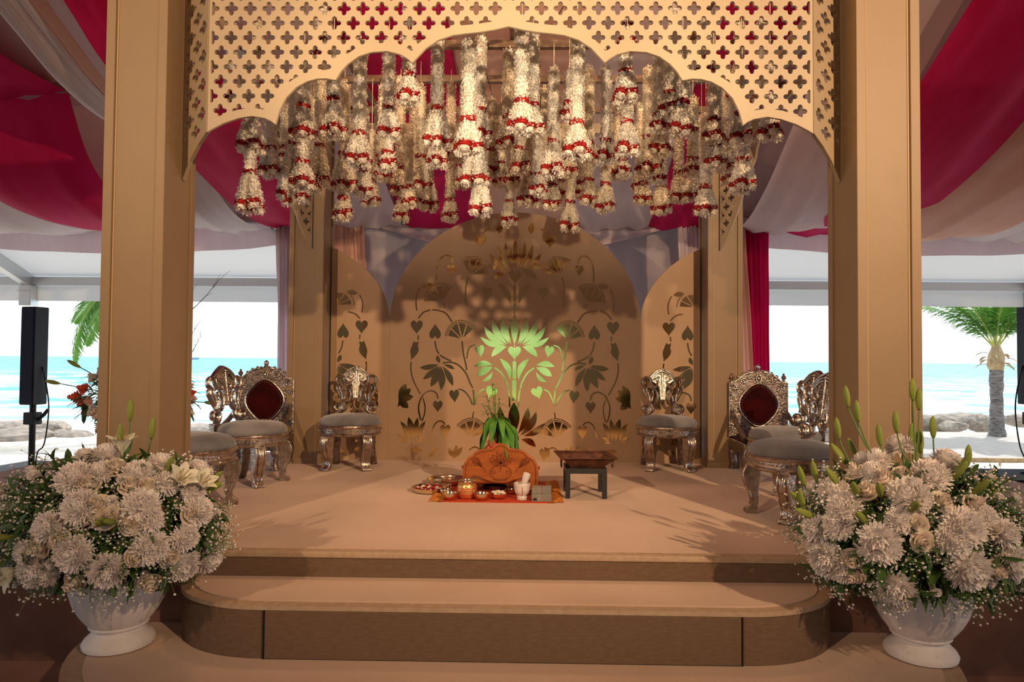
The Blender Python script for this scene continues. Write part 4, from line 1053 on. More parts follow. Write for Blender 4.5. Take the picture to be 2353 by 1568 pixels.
# vase with mango leaves behind the floor chair
VY = WY+.17
vz = S+.112
jv = thing('leaf_pot', 'brown pot holding drooping mango leaves behind the floor chair', 'potted plant', (P(1146,1000,VY).x, VY, vz))
MB().lathe([(.05,0),(.075,.01),(.105,.07),(.11,.14),(.095,.20),(.06,.25),(.055,.30),(.07,.325),(.058,.327),(.045,.28),(0,.26)], 28).build('pot', M['rust'], jv, smooth=60)
random.seed(21)
def leaf_blade(p0, dirv, ln, wd, droop, n=7, fold=.25):
    """a pointed blade that droops; returns a list of rows for a grid"""
    d = Vector(dirv).normalized(); side = d.cross(Vector((0,0,1)))
    if side.length < 1e-3: side = Vector((1,0,0))
    side.normalize(); rows = []; p = Vector(p0)
    for k in range(n+1):
        t = k/n; w_ = wd/2*math.sin(PI*min(1,(t*.93+.07)))**.8 if k < n else .0008
        up = side.cross(d).normalized()
        rows.append([tuple(p-side*w_+up*w_*fold), tuple(p), tuple(p+side*w_+up*w_*fold)])
        d = (d+Vector((0,0,-droop/n))).normalized(); p = p+d*(ln/n)
    return rows
for k in range(30):
    a = 2*PI*k*.382+random.uniform(-.3,.3); up = random.uniform(-.3,1.1)
    rows = leaf_blade((.03*math.cos(a), .03*math.sin(a), .32+random.uniform(0,.09)), (math.cos(a), math.sin(a)*.7, up), random.uniform(.15,.29), random.uniform(.035,.062), random.uniform(2.2,5.0), 9, .35)
    for j, r_ in enumerate(rows):                            # slightly wavy margins
        wv = .006*math.sin(j*1.9+k); r_[0] = (r_[0][0], r_[0][1], r_[0][2]+wv); r_[2] = (r_[2][0], r_[2][1], r_[2][2]-wv)
    b = MB(); b.grid(rows); b.build('leaf', M['leaf_fresh'], jv, smooth=180)
for k, (dx, ln) in enumerate(((-.09,.28),(-.03,.34),(-.12,.22),(-.05,.37),(.0,.26))):
    b = MB(); pts = spline([(-.01,0,.30),(dx*.5-.01,.0,.30+ln*.5),(dx,0.01*k-.02,.30+ln)], 5); b.tube(pts, .003, 5)
    for j in range(16):
        t = .3+.7*j/16; p = pts[int(t*(len(pts)-1))]; a = random.uniform(0,6.28)
        b.grid(leaf_blade(p, (math.cos(a), math.sin(a), random.uniform(.2,1)), random.uniform(.06,.13), .008, 1.0, 4))
    b.build('grass_spray', M['leaf_fresh'], jv, smooth=180)
for k in range(5):
    b = MB(); rr = .03
    b.lathe([(0,-rr),(rr*.7,-rr*.7),(rr,0),(rr*.7,rr*.7),(0,rr)], 10, (-.07+.02*(k%2)+.012*k, -.09-.006*k, .20+.025*(k%3)), fl=lambda a, i: 1+.12*math.sin(a*5+i*2))
    b.build('marigold', M['coralrose'], jv)
# offerings
def bowl(name, label, px, py, Y_off, r, h, mat, parts=None, group=None, cat='bowl', prof=None, base=None):
    p = PZ(px, py, S+.006)
    t = thing(name, label, cat, (p.x, p.y+r*Y_off, S+.0065 if base is None else base), 0, group)
    pf = prof or [(r*.45,0),(r*.75,h*.18),(r*.95,h*.6),(r,h),(r*.96,h),(r*.88,h*.6),(r*.6,h*.22),(0,h*.15)]
    MB().lathe(pf, 32).build('body', mat, t, smooth=50)
    return t
def fill(t, name, mat, r, z, n, sz, seed):
    rnd = random.Random(seed); b = MB()
    for k in range(n):
        a = rnd.uniform(0,6.28); q_ = r*math.sqrt(rnd.random()); c = (q_*math.cos(a), q_*math.sin(a), z+rnd.uniform(0,sz))
        s_ = sz*rnd.uniform(.6,1.1); b.lathe([(0,-s_*.4),(s_*.8,0),(0,s_*.5)], 6, c)
    o = b.build(name, mat, t); return o
GB = 'brass bowls on the mat'
p = PZ(985, 1139, S)
th = thing('offering_plate', 'round metal plate of red petals left of the mat', 'plate', (p.x, p.y+.14, S+.001))
MB().lathe([(.10,0),(.128,.006),(.138,.034),(.142,.036),(.139,.037),(.134,.035),(.122,.010),(0,.007)], 40).build('rim_plate', M['steel'], th, smooth=40)
tag(fill(th, 'red_petals', M['redrose'], .112, .016, 110, .016, 1), 'red rose petals', kind='stuff')
tag(fill(th, 'white_petals', M['petal'], .10, .022, 22, .015, 2), 'white petals', kind='stuff')
p = PZ(1030, 1121, S)
th2 = thing('offering_plate', 'wide metal plate behind the petal plate', 'plate', (p.x-.02, p.y+.16, S+.0075))
MB().lathe([(.11,0),(.145,.006),(.158,.032),(.163,.034),(.159,.036),(.152,.033),(.138,.010),(0,.007)], 40).build('rim_plate', M['steel'], th2, smooth=40)
b1 = bowl('small_dish', 'flat dish of pale powder behind the petal plate', 985, 1121, 0, .052, .020, M['steel'], cat='bowl', base=S+.020)
b1.location = (th2.location.x-.07, th2.location.y-.04, S+.018)
MB().lathe([(.046,.012),(.03,.018),(0,.02)], 20).build('powder', M['marble'], b1)
b1 = bowl('brass_bowl', 'shining bowl at the front left corner of the mat', 1031, 1152, 1, .052, .045, M['steel'], group=GB)
b2 = bowl('brass_bowl', 'shining empty bowl just right of the copper pot', 1106, 1153, 1, .053, .046, M['steel'], group=GB)
b3 = bowl('brass_bowl', 'low bowl heaped with yellow offerings left of the marble mortar', 1145, 1150, 1, .058, .036, M['steel'], group=GB)
fill(b3, 'yellow_offerings', M['cream_petal'], .046, .026, 40, .020, 4)
b4 = bowl('brass_bowl', 'small dish tucked behind the bowl of yellow offerings', 1172, 1138, 1, .042, .028, M['steel'], group=GB)
lot = [(.022,0),(.036,.006),(.046,.028),(.040,.046),(.026,.054),(.026,.062),(.038,.070),(.036,.072),(.022,.064),(0,.05)]
kal = bowl('water_pot', 'small bell metal water pot behind the front left bowl', 1024, 1140, 1, .046, .07, M['steel'], cat='pot', prof=lot)
cp = bowl('copper_pot', 'big copper pot with red threads and bright steel rim', 1071, 1149, 1, .064, .12, M['copper'], cat='pot',
          prof=[(.044,0),(.056,.006),(.064,.03),(.067,.06),(.064,.088),(.056,.104),(.052,.106),(.05,.09),(0,.08)])
MB().lathe([(.052,.100),(.058,.106),(.060,.116),(.055,.122),(.048,.124),(.044,.118),(.044,.104)], 32).build('steel_rim', M['steel'], cp, smooth=40)
for z in (.03,.055,.07): MB().tube([(.0672*math.cos(a), .0672*math.sin(a), z) for a in [2*PI*k/28 for k in range(28)]], .0018, 5, closed=True).build('thread', M['redthread'], cp)
p = PZ(1135, 1131, S)
tr_ = thing('steel_tray', 'dark oval steel tray behind the bowl of yellow offerings', 'tray', (p.x, p.y+.09, S+.0065))
MB().lathe([(.07,0),(.088,.006),(.098,.022),(.101,.023),(.097,.025),(.084,.010),(0,.008)], 36, sx=1.0, sy=.8).build('tray_plate', M['bluesteel'], tr_, smooth=40)
mo_ = bowl('mortar', 'white marble mortar tied with red thread', 1199, 1152, 1, .054, .11, M['marble'], cat='mortar',
           prof=[(.034,0),(.036,.004),(.034,.022),(.030,.028),(.046,.045),(.054,.075),(.053,.082),(.056,.088),(.056,.110),(.050,.112),(.046,.10),(.03,.06),(0,.05)])
MB().tube([(.052, -.022, .108), (.0, -.057, .09), (.004, -.056, .06), (.0, -.036, .03)], .0022, 5).build('red_thread', M['redthread'], mo_)
b = MB(); pz0 = Vector((.0, .0, .06)); pz1 = Vector((.035, -.005, .175))
b.tube([pz0, pz0.lerp(pz1,.5), pz0.lerp(pz1,.8), pz1, pz1+Vector((.002,0,.006))], [.018,.020,.026,.025,.012], 14)
ps = b.build('pestle', M['marble'], None, smooth=60); ps.location = mo_.location; tag(ps, 'white marble pestle leaning in the mortar', 'pestle')
p = PZ(1244, 1156, S)
for k, (dz, lb, w2, h2) in enumerate(((0, 'lower grey carton of the stack beside the mortar', .066, .046), (.0465, 'upper grey carton of the stack beside the mortar', .064, .040))):
    t = thing('grey_carton', lb, 'box', (p.x+.004*k, p.y+.055+.022*k, S+.0065+dz), math.radians(2-6*k), 'grey cartons on the mat')
    MB().box(-w2, w2, -.05+.008*k, .05, 0, h2).build('box', M['greystone'], t, smooth=0, bevel=.002)
    if k == 0: MB().box(-.058, -.032, -.0508, -.0499, .008, .022).build('printed_mark', M['black'], t, smooth=0)
    else: MB().tube([(0,-.0435,.001),(0,-.0435,h2+.001),(0,.0515,h2+.001)], .0018, 5).build('red_thread', M['redthread'], t)
p = PZ(1234, 1128, S)
MB().lathe([(.016,0),(.016,.05),(.012,.055),(0,.056)], 14).build('incense_tin', M['black'], None, loc=(p.x, p.y+.03, S+.0065)); tag(D.objects['incense_tin'], 'small dark tin standing behind the grey cartons', 'tin')
# fire basin on its stand
fs = thing('fire_stand', 'black steel stand carrying the fire basin', 'stand', (P(1344,1110,4.83).x, 4.86, S))
hw = .142
for sx_ in (-1, 1):
    for sy_ in (-1, 1):
        x0, x1 = sorted((sx_*hw, sx_*(hw-.032))); y0, y1 = sorted((sy_*hw, sy_*(hw-.032)))
        MB().box(x0, x1, y0, y1, 0, .17).build('leg', M['iron'], fs, smooth=0, bevel=.002)
for s in (-1, 1):
    MB().box(-hw, hw, min(s*hw,s*(hw-.03)), max(s*hw,s*(hw-.03)), .17, .205).build('top_rail', M['iron'], fs, smooth=0, bevel=.002)
    MB().box(min(s*hw,s*(hw-.03)), max(s*hw,s*(hw-.03)), -hw+.03, hw-.03, .17, .205).build('top_rail', M['iron'], fs, smooth=0, bevel=.002)
fb = thing('fire_basin', 'square rusty iron fire basin with ring handles', 'basin', (fs.location.x, fs.location.y, S+.178), math.radians(4))
def frust(h0, z0, h1, z1): return [(-h0,-h0,z0),(h0,-h0,z0),(h0,h0,z0),(-h0,h0,z0),(-h1,-h1,z1),(h1,-h1,z1),(h1,h1,z1),(-h1,h1,z1)]
b = MB(); b.add(frust(.085,.0,.172,.092), [(3,2,1,0),(0,1,5,4),(1,2,6,5),(2,3,7,6),(3,0,4,7)]); b.add(frust(.08,.006,.166,.092), [(0,1,2,3),(4,5,1,0),(5,6,2,1),(6,7,3,2),(7,4,0,3)])
b.build('basin_body', M['rust'], fb, smooth=0)
b = MB()
for s in (-1, 1):
    b.add([(-.186,s*.168,.090),(.186,s*.168,.090),(.200,s*.198,.102),(-.200,s*.198,.102),(-.186,s*.168,.095),(.186,s*.168,.095),(.200,s*.198,.107),(-.200,s*.198,.107)], [(0,1,2,3),(4,5,6,7),(3,2,6,7),(0,4,7,3),(1,5,6,2)])
    b.add([(s*.168,-.186,.090),(s*.168,.186,.090),(s*.198,.200,.102),(s*.198,-.200,.102),(s*.168,-.186,.095),(s*.168,.186,.095),(s*.198,.200,.107),(s*.198,-.200,.107)], [(0,1,2,3),(4,5,6,7),(3,2,6,7),(0,4,7,3),(1,5,6,2)])
b.build('rim', M['rust'], fb, smooth=0)
for s in (-1, 1): MB().tube([(s*.178, .032*math.cos(a)-.10, .066+.034*math.sin(a)) for a in [2*PI*k/20 for k in range(20)]], .004, 6, closed=True).build('ring_handle', M['rust'], fb)
# ================================================================== urns and flower arrangements
def urn(label, x, y):
    u = thing('flower_urn', label, 'urn', (x, y, ZB), 0, 'white fluted urns')
    prof = [(.132,0),(.146,.006),(.150,.022),(.140,.040),(.118,.060),(.104,.075),(.104,.084),(.116,.092),(.118,.102),(.128,.108),(.160,.15),(.186,.20),(.203,.26),(.210,.32),(.205,.37),(.214,.385),(.205,.39),(.19,.37),(.17,.30),(0,.28)]
    def fl(a, i): return 1-.035*abs(math.sin(a*10))**.7 if 9 <= i <= 14 else 1.0
    MB().lathe(prof, 120, fl=fl).build('urn_body', M['urn'], u, smooth=50)
    MB().tube([(.119*math.cos(a), .119*math.sin(a), .098) for a in [2*PI*k/40 for k in range(40)]], .006, 6, closed=True).build('neck_ring', M['urn'], u)
    return u
VL = Vector((PZ(259,1490,ZB).x, 3.12, ZB)); VR = Vector((PZ(2103,1497,ZB).x, 3.13, ZB))
urn('white fluted urn on the left end of the base platform', VL.x, VL.y)
urn('white fluted urn on the right end of the base platform', VR.x, VR.y)

def bend_petal(b, o, d, up, ln, wd, curl, n=3, cup=.2):
    """petal strip starting at o in direction d, curling towards up"""
    d = Vector(d).normalized(); up = Vector(up); side = d.cross(up)
    if side.length < 1e-4: side = Vector((1,0,0)).cross(d)
    side.normalize(); nrm = side.cross(d).normalized(); p = Vector(o); rows = []
    for k in range(n+1):
        t = k/n; w_ = wd/2*(math.sin(PI*(.18+.72*t)))
        rows.append([tuple(p-side*w_+nrm*w_*cup), tuple(p+side*w_+nrm*w_*cup)])
        d = (d+nrm*curl/n).normalized(); nrm = side.cross(d).normalized(); p = p+d*ln/n
    b.grid(rows)
FM = {}
def chrys_mesh(v):
    k_ = ('ch', v)
    if k_ in FM: return FM[k_]
    rnd = random.Random(100+v); b = MB()
    N_ = 430; R = .050
    for k in range(N_):
        t = k/N_; z = 1-1.62*t; rr = math.sqrt(max(0, 1-z*z)); a = k*2.39996
        dv = Vector((rr*math.cos(a), rr*math.sin(a), z*.85)); ln = R*(.42+.22*min(1, t*1.5))*rnd.uniform(.8,1.25)
        bend_petal(b, dv*R*.62, dv+Vector((rnd.uniform(-.4,.4), rnd.uniform(-.4,.4), rnd.uniform(-.3,.2))), Vector((0,0,1)), ln, .0105, 1.1-.9*t, 2, .35)
    b.lathe([(0,-.03),(.030,-.02),(.036,0),(.026,.024),(0,.032)], 12)
    b.lathe([(0,-.02),(.018,-.012),(.022,0),(.014,.014),(0,.018)], 10)
    FM[k_] = b.mesh('bloom', M['chrys'], 0); return FM[k_]
def rose_mesh(v, mat='rose'):
    k_ = ('ro', v, mat)
    if k_ in FM: return FM[k_]
    rnd = random.Random(200+v); b = MB()
    layers = [(.008,.030,3,.02), (.014,.032,4,.01), (.021,.031,5,-.002), (.029,.028,5,-.010), (.037,.022,6,-.016)]
    for li, (r, h, n, zb) in enumerate(layers):
        for k in range(n):
            a0 = 2*PI*k/n+li*.7+rnd.uniform(-.15,.15); sp = 2*PI/n*.72; rows = []
            for j in range(4):
                t = j/3; rr = r*(.55+.55*t+(.12*li/4 if j == 3 else 0)); z = zb+h*t-(.006*li/4 if j == 3 else 0)
                rows.append([((rr+.002*math.cos(3*q_))*math.cos(a0+sp*q_), (rr+.002*math.cos(3*q_))*math.sin(a0+sp*q_), z-.006*abs(q_)**2*(t)) for q_ in (-1,-.5,0,.5,1)])
            b.grid(rows)
    b.lathe([(.004,-.022),(.02,-.018),(.026,-.006),(.012,.02),(0,.035)], 10)
    FM[k_] = b.mesh('bloom', M[mat], 180); return FM[k_]
def small_mum_mesh(mat='chrys'):
    k_ = ('sm', mat)
    if k_ in FM: return FM[k_]
    b = MB()
    for k in range(60):
        t = k/60; z = 1-1.3*t; rr = math.sqrt(max(0,1-z*z)); a = k*2.39996; dv = Vector((rr*math.cos(a), rr*math.sin(a), z))
        bend_petal(b, dv*.006, dv, Vector((0,0,1)), .018, .010, .6, 2, .3)
    FM[k_] = b.mesh('bloom', M[mat], 0); return FM[k_]
def bud_mesh():
    if 'bud' in FM: return FM['bud']
    b = MB(); b.lathe([(.004,0),(.009,.012),(.013,.035),(.0135,.055),(.011,.075),(.006,.09),(.001,.097)], 18, fl=lambda a, i: 1+.10*math.cos(3*a))
    FM['bud'] = b.mesh('bud', M['bud'], 180); return FM['bud']
def lily_mesh():
    if 'lily' in FM: return FM['lily']
    b = MB()
    for k in range(6):
        a = 2*PI*k/6; rows = []
        for j in range(8):
            t = j/7; r = .010+.055*t**1.6; z = .085*t-.055*max(0,t-.6)**1.2; w_ = .024*math.sin(PI*(.1+.86*t))
            rows.append([(r*math.cos(a)-w_*math.sin(a)*q_, r*math.sin(a)+w_*math.cos(a)*q_, z+.006*abs(q_)) for q_ in (-1,0,1)])
        b.grid(rows)
    b.lathe([(.004,-.02),(.008,0),(.012,.02)], 12)
    FM['lily'] = b.mesh('petals', M['lily'], 180); return FM['lily']
def stamen_mesh():
    if 'stm' in FM: return FM['stm']
    b = MB()
    for k in range(6):
        a = k*1.047+.4; b.tube([(0,0,.01),(.012*math.cos(a),.012*math.sin(a),.05),(.022*math.cos(a),.022*math.sin(a),.075)], [.0012,.0012,.003], 5)
    FM['stm'] = b.mesh('stamens', M['husk']); return FM['stm']
def stem_mesh(ln, r=.003):
    k_ = ('st', round(ln*20), r)
    if k_ not in FM: FM[k_] = MB().tube([(0,0,0),(0,0,-max(.05,round(ln*20)/20))], r, 5).mesh('stem', M['stem'])
    return FM[k_]
def sprig_leaf_mesh():
    if 'lf' in FM: return FM['lf']
    b = MB(); b.grid(leaf_blade((0,0,0), (1,0,.5), .10, .022, 1.0, 5)); FM['lf'] = b.mesh('leaf', M['leaf'], 180); return FM['lf']
def orient(o, nrm, spin=0.0): o.rotation_euler = (Vector(nrm).to_track_quat('Z', 'Y') @ Matrix.Rotation(spin, 3, 'Z').to_quaternion()).to_euler()

class Bouquet:
    def __init__(s, c, rad, neck, side): s.c, s.r, s.neck, s.side = Vector(c), Vector(rad), Vector(neck), side
    def hit(s, px, py):
        """where the sight line meets the bouquet's rounded outline"""
        d = ray(px, py).normalized(); o = CAM-s.c
        dd = Vector((d.x/s.r.x, d.y/s.r.y, d.z/s.r.z)); oo = Vector((o.x/s.r.x, o.y/s.r.y, o.z/s.r.z))
        A = dd.dot(dd); B = 2*oo.dot(dd); C_ = oo.dot(oo)-1; disc = B*B-4*A*C_
        t = (-B-math.sqrt(disc))/(2*A) if disc >= 0 else -B/(2*A)
        return CAM+d*t
    def nrm(s, p):
        q_ = p-s.c; return Vector((q_.x/s.r.x**2, q_.y/s.r.y**2, q_.z/s.r.z**2)).normalized()
    def place(s, p):
        q_ = p-s.c; v = 'top' if q_.z > .22 else ('upper' if q_.z > .08 else ('central' if q_.z > -.06 else ('lower' if q_.z > -.2 else 'bottom')))
        if q_.y > .08: v = 'rear '+v
        h = 'far left' if q_.x < -.3 else ('left' if q_.x < -.1 else ('middle' if q_.x < .1 else ('right' if q_.x < .3 else 'far right')))
        return '%s urn bouquet, %s %s' % (s.side, v, h)
    def flower(s, kind, p, scale=1.0, nrm=None, seed=0):
        n = nrm or s.nrm(p); rnd = random.Random(int(p.x*1000)+int(p.z*3000)+seed)
        n = (n+Vector((rnd.uniform(-.2,.2), rnd.uniform(-.2,.2), rnd.uniform(-.1,.25)))).normalized()
        names = {'ch': ('chrysanthemum', 'white chrysanthemum', 'flower'), 'ro': ('rose', 'ivory rose', 'flower'), 'sm': ('spray_mum', 'small white spray mum', 'flower'),
                 'bud': ('lily_bud', 'green-yellow lily bud', 'flower bud'), 'lily': ('lily', 'open white lily', 'flower')}
        nm, lb, ct = names[kind]
        t = thing(nm, '%s, %s' % (lb, s.place(p)), ct, p, 0, '%ss in the %s urn' % (lb, s.side))
        orient(t, n, rnd.uniform(0,6.28)); t.scale = (scale,)*3
        dist = (p-s.neck).length
        if kind == 'ch': mo('bloom', chrys_mesh(rnd.randrange(3)), None, t)
        elif kind == 'ro': mo('bloom', rose_mesh(rnd.randrange(2)), None, t)
        elif kind == 'sm': mo('bloom', small_mum_mesh(), None, t)
        elif kind == 'bud': mo('bud', bud_mesh(), None, t)
        elif kind == 'lily':
            mo('petals', lily_mesh(), None, t); mo('stamens', stamen_mesh(), None, t)
        mo('stem', stem_mesh(.12), None, t)
        return t
    def budstem(s, px, py, Y, base):
        """a bud on a long stem above the bouquet"""
        tip = P(px, py, Y); bs_ = Vector(base); d = (tip-bs_)
        t = thing('lily_bud', 'long-stemmed lily bud above the %s urn, %s' % (s.side, 'left' if tip.x < s.c.x-.12 else ('right' if tip.x > s.c.x+.12 else 'middle')), 'flower bud', tip, 0, 'green-yellow lily buds in the %s urn' % s.side)
        n = (Vector((d.x*.5, d.y*.5, d.z))).normalized(); n = n.lerp(Vector((0,0,1)), .5).normalized()
        bo = mo('bud', bud_mesh(), None, t, -n*.048); orient(bo, n)
        e = -n*.05; b0 = bs_-tip
        MB().tube(spline([tuple(e), tuple(e.lerp(b0,.35)-n*.03), tuple(b0)], 5), .0035, 6).build('stem', M['stem'], t)
        return t
    def sprig(s, p, n_leaf=8, seed=0, scale=1.0):
        rnd = random.Random(seed); n = s.nrm(p)
        t = thing('leaf_sprig', 'dark green leaf sprig, %s' % s.place(p), 'foliage', p, 0, 'leaf sprigs in the %s urn' % s.side)
        orient(t, (n+Vector((rnd.uniform(-.4,.4), rnd.uniform(-.3,.1), rnd.uniform(0,.5)))).normalized(), rnd.uniform(0,6)); t.scale = (scale,)*3
        mo('stem', stem_mesh(.12), None, t)
        for k in range(n_leaf):
            l = mo('leaf', sprig_leaf_mesh(), None, t, (0, 0, -.05+.012*k), (rnd.uniform(-.3,.3), rnd.uniform(-.8,-.1), k*2.4))
            l.scale = (rnd.uniform(.6,1.0),)*3
        return t
    def breath(s, n, seed):
        rnd = random.Random(seed); b = MB(); bs_ = MB()
        for k in range(n//14):
            a, z = rnd.uniform(0, 6.28), rnd.uniform(-.75, .8); q_ = math.sqrt(1-z*z); rr = rnd.uniform(.92,1.06)
            c = s.c+Vector((s.r.x*q_*math.cos(a), s.r.y*q_*math.sin(a), s.r.z*z))*rr
            if c.y > s.c.y+.2 or c.y > YF-.05: continue
            bs_.tube([c.lerp(s.neck,.35), c], .0012, 4)
            for j in range(14):
                p = c+Vector((rnd.gauss(0,.035), rnd.gauss(0,.03), rnd.gauss(0,.03))); r_ = rnd.uniform(.0035,.0062)
                b.lathe([(0,-r_),(r_,-r_*.2),(r_*.8,r_*.6),(0,r_*.8)], 5, p); bs_.tube([c+(p-c)*.15, p], .0008, 3, cap=False)
        t = thing('gypsophila_spray', "white baby's breath sprays filling the %s urn bouquet" % s.side, 'flower', s.c); t['kind'] = 'stuff'
        o = b.build('tiny_blooms', M['chrys'], t, smooth=180); o.location = -s.c; o['kind'] = 'stuff'
        o = bs_.build('thin_stems', M['stem'], t, smooth=0); o.location = -s.c; o['kind'] = 'stuff'
    def greens(s, n, seed):
        rnd = random.Random(seed); b = MB()
        for k in range(n):
            a, z = rnd.uniform(0, 6.28), rnd.uniform(-.7, .9); q_ = math.sqrt(1-z*z); rr = rnd.uniform(.55,.90)
            c = s.c+Vector((s.r.x*q_*math.cos(a), s.r.y*q_*math.sin(a), s.r.z*z))*rr
            if c.y > YF-.07: continue
            n_ = s.nrm(c); dv = n_+Vector((rnd.uniform(-.9,.9), rnd.uniform(-.9,.5), rnd.uniform(-.6,.7)))
            b.grid(leaf_blade(c, dv, rnd.uniform(.06,.12), rnd.uniform(.018,.034), rnd.uniform(.4,1.6), 4))
        o = b.build('foliage_filler', M['leaf'], smooth=180); tag(o, 'dense dark green foliage inside the %s urn bouquet' % s.side, 'foliage', kind='stuff')
BL_ = Bouquet((P(258,1200,2.98).x, 2.985, .735), (.475, .33, .335), (VL.x, VL.y, ZB+.36), 'left')
BR_ = Bouquet((P(2100,1200,2.98).x, 2.99, .73), (.475, .33, .335), (VR.x, VR.y, ZB+.36), 'right')
CHL = [(243,1046,.95),(315,1090,1.0),(370,1068,.9),(172,1100,1.15),(185,1165,1.15),(325,1160,1.1),(168,1272,1.15),(345,1258,1.1),(246,1312,1.15),(82,1312,1.1),(110,1212,.95),(455,1175,1.0),(478,1282,1.1),(420,1302,1.0),(425,1235,.9),(445,1130,.8),(60,1270,.8),(345,1195,.8),(195,1050,.7),(105,1320,.8),(385,1110,.85),(230,1085,.8)]
ROL = [(265,1075),(205,1112),(240,1192),(302,1205),(390,1278),(172,1336),(300,1118),(335,1118),(92,1258),(345,1338),(315,1278),(260,1183),(440,1185),(135,1240),(225,1160)]
CHR = [(2068,1025,1.0),(2013,1058,1.0),(2007,1088,.9),(2138,1095,1.2),(2088,1139,1.25),(1915,1130,1.0),(1939,1165,1.1),(1925,1205,1.0),(2020,1249,1.3),(2215,1213,1.2),(1901,1288,1.2),(2226,1310,1.3),(2059,1352,1.1),(2325,1290,1.15),(2176,1060,1.0),(1875,1215,.9),(2308,1227,.9),(2066,1196,.8),(1935,1310,.9),(2190,1240,1.0),(1880,1260,.8),(1985,1060,.8),(2110,1150,.85),(2255,1190,.9),(2070,1380,.8)]
ROR = [(2075,1093),(2162,1152),(2121,1246),(1962,1319),(1862,1262),(2276,1213),(1968,1088),(2031,1101),(2283,1312),(1990,1130),(2240,1160),(1960,1285),(2105,1205)]
for B_, ch, ro in ((BL_, CHL, ROL), (BR_, CHR, ROR)):
    for i, (x, y, sc_) in enumerate(ch): B_.flower('ch', B_.hit(x, y), sc_*1.06, seed=i)
    for i, (x, y) in enumerate(ro): B_.flower('ro', B_.hit(x, y), 1.05, seed=i)
    rnd = random.Random(5 if B_ is BL_ else 6)
    for k in range(16):
        a, z = rnd.uniform(PI, 2*PI), rnd.uniform(-.6, .8); q_ = math.sqrt(1-z*z)
        B_.flower('sm', B_.c+Vector((B_.r.x*q_*math.cos(a), B_.r.y*q_*math.sin(a), B_.r.z*z))*1.0, rnd.uniform(.8,1.3), seed=k)
    for k in range(9):                                       # blooms round the back, in front of the column
        a, z = rnd.uniform(.25, PI-.25), rnd.uniform(.1, .8); q_ = math.sqrt(1-z*z)
        p_ = B_.c+Vector((B_.r.x*q_*math.cos(a), B_.r.y*.75*q_*math.sin(a), B_.r.z*z))
        if p_.y < YF-.08: B_.flower('ch' if k % 2 else 'ro', p_, .95, seed=k+50)
    for k in range(26):
        a, z = rnd.uniform(PI, 2*PI), rnd.uniform(-.7, .85); q_ = math.sqrt(1-z*z)
        B_.sprig(B_.c+Vector((B_.r.x*q_*math.cos(a), B_.r.y*q_*math.sin(a), B_.r.z*z))*.93, 8, k+B_.side.__len__()*100, rnd.uniform(.7,1.1))
    B_.greens(1200, 3); B_.breath(3600, 9)
for i, (x, y) in enumerate([(250,1205),(28,1236),(385,1090),(478,1118),(470,1135),(265,1200),(235,1205)]): BL_.flower('bud', BL_.hit(x, y), 1.0, seed=i)
for i, (x, y) in enumerate([(408,1112),(452,1122),(40,1308),(280,1040)]): BL_.flower('lily', BL_.hit(x, y), 1.0, seed=i)
BL_.budstem(300, 943, 2.98, BL_.c+Vector((.05,0,.25))); BL_.budstem(350, 985, 2.97, BL_.c+Vector((.12,0,.25))); BL_.budstem(276, 1000, 2.9, BL_.c+Vector((.02,0,.25)))
for i, (x, y) in enumerate([(1972,1058),(1943,1066),(1930,1119),(1972,1143),(2024,1143),(1989,1202),(2235,1136),(2097,1028),(2115,1042),(1860,1160),(2090,1175),(2190,1105),(2205,1090),(1875,1190)]): BR_.flower('bud', BR_.hit(x, y), 1.1, seed=i)
for x, y, bx0, bz0 in ((1946,912,-.13,.25),(1970,945,-.13,.25),(1925,985,-.2,.2),(2021,1000,-.1,.28),(2059,970,-.03,.3),(2097,896,.0,.3),(2112,918,.0,.3),(2144,982,.08,.28),(2224,1048,.18,.22),(1843,1095,-.3,.1),(1872,1083,-.3,.12),(2283,1118,.3,.08),(2312,1186,.35,.02),(1843,1148,-.36,.02)):
    BR_.budstem(x, y, 2.95, BR_.c+Vector((bx0, -.03, bz0)))

# ------------------------------------------------------------------ floral stand behind the front left column
FS = P(312, 930, 7.3); fz = ZG
ft = thing('flower_stand', 'tall dark floral stand behind the front left column', 'stand', (FS.x, 7.3, fz))
MB().lathe([(.22,0),(.22,.02),(.03,.04),(.025,.6),(.06,.72),(.12,.78),(0,.78)], 20).build('pedestal', M['leaf'], ft, smooth=40)
SB = Bouquet((FS.x, 7.3, P(312,915,7.3).z), (.60, .42, .36), (FS.x, 7.3, fz+.78), 'stand'); SB.place = lambda p: 'flower stand bouquet, %s %s' % ('upper' if p.z > SB.c.z else 'lower', 'left' if p.x < SB.c.x-.3 else ('right' if p.x > SB.c.x+.3 else 'middle'))
rnd = random.Random(44)
for k in range(64):
    a, z = rnd.uniform(0, 6.28), rnd.uniform(-.9, .9); q_ = math.sqrt(1-z*z)
    p_ = SB.c+Vector((SB.r.x*q_*math.cos(a), SB.r.y*q_*math.sin(a), SB.r.z*z))
    mt_ = rnd.choice(['pinkrose','pinkrose','coralrose','rose','rose'])
    lb = {'pinkrose': 'blush rose', 'coralrose': 'coral red rose', 'rose': 'ivory rose'}[mt_]
    t = thing('rose', '%s, %s' % (lb, SB.place(p_)), 'flower', p_, 0, 'roses on the flower stand'); orient(t, SB.nrm(p_)); t.scale = (rnd.uniform(1.0,1.7),)*3
    mo('bloom', rose_mesh(0, mt_), None, t); mo('stem', stem_mesh(.12), None, t)
b = MB()
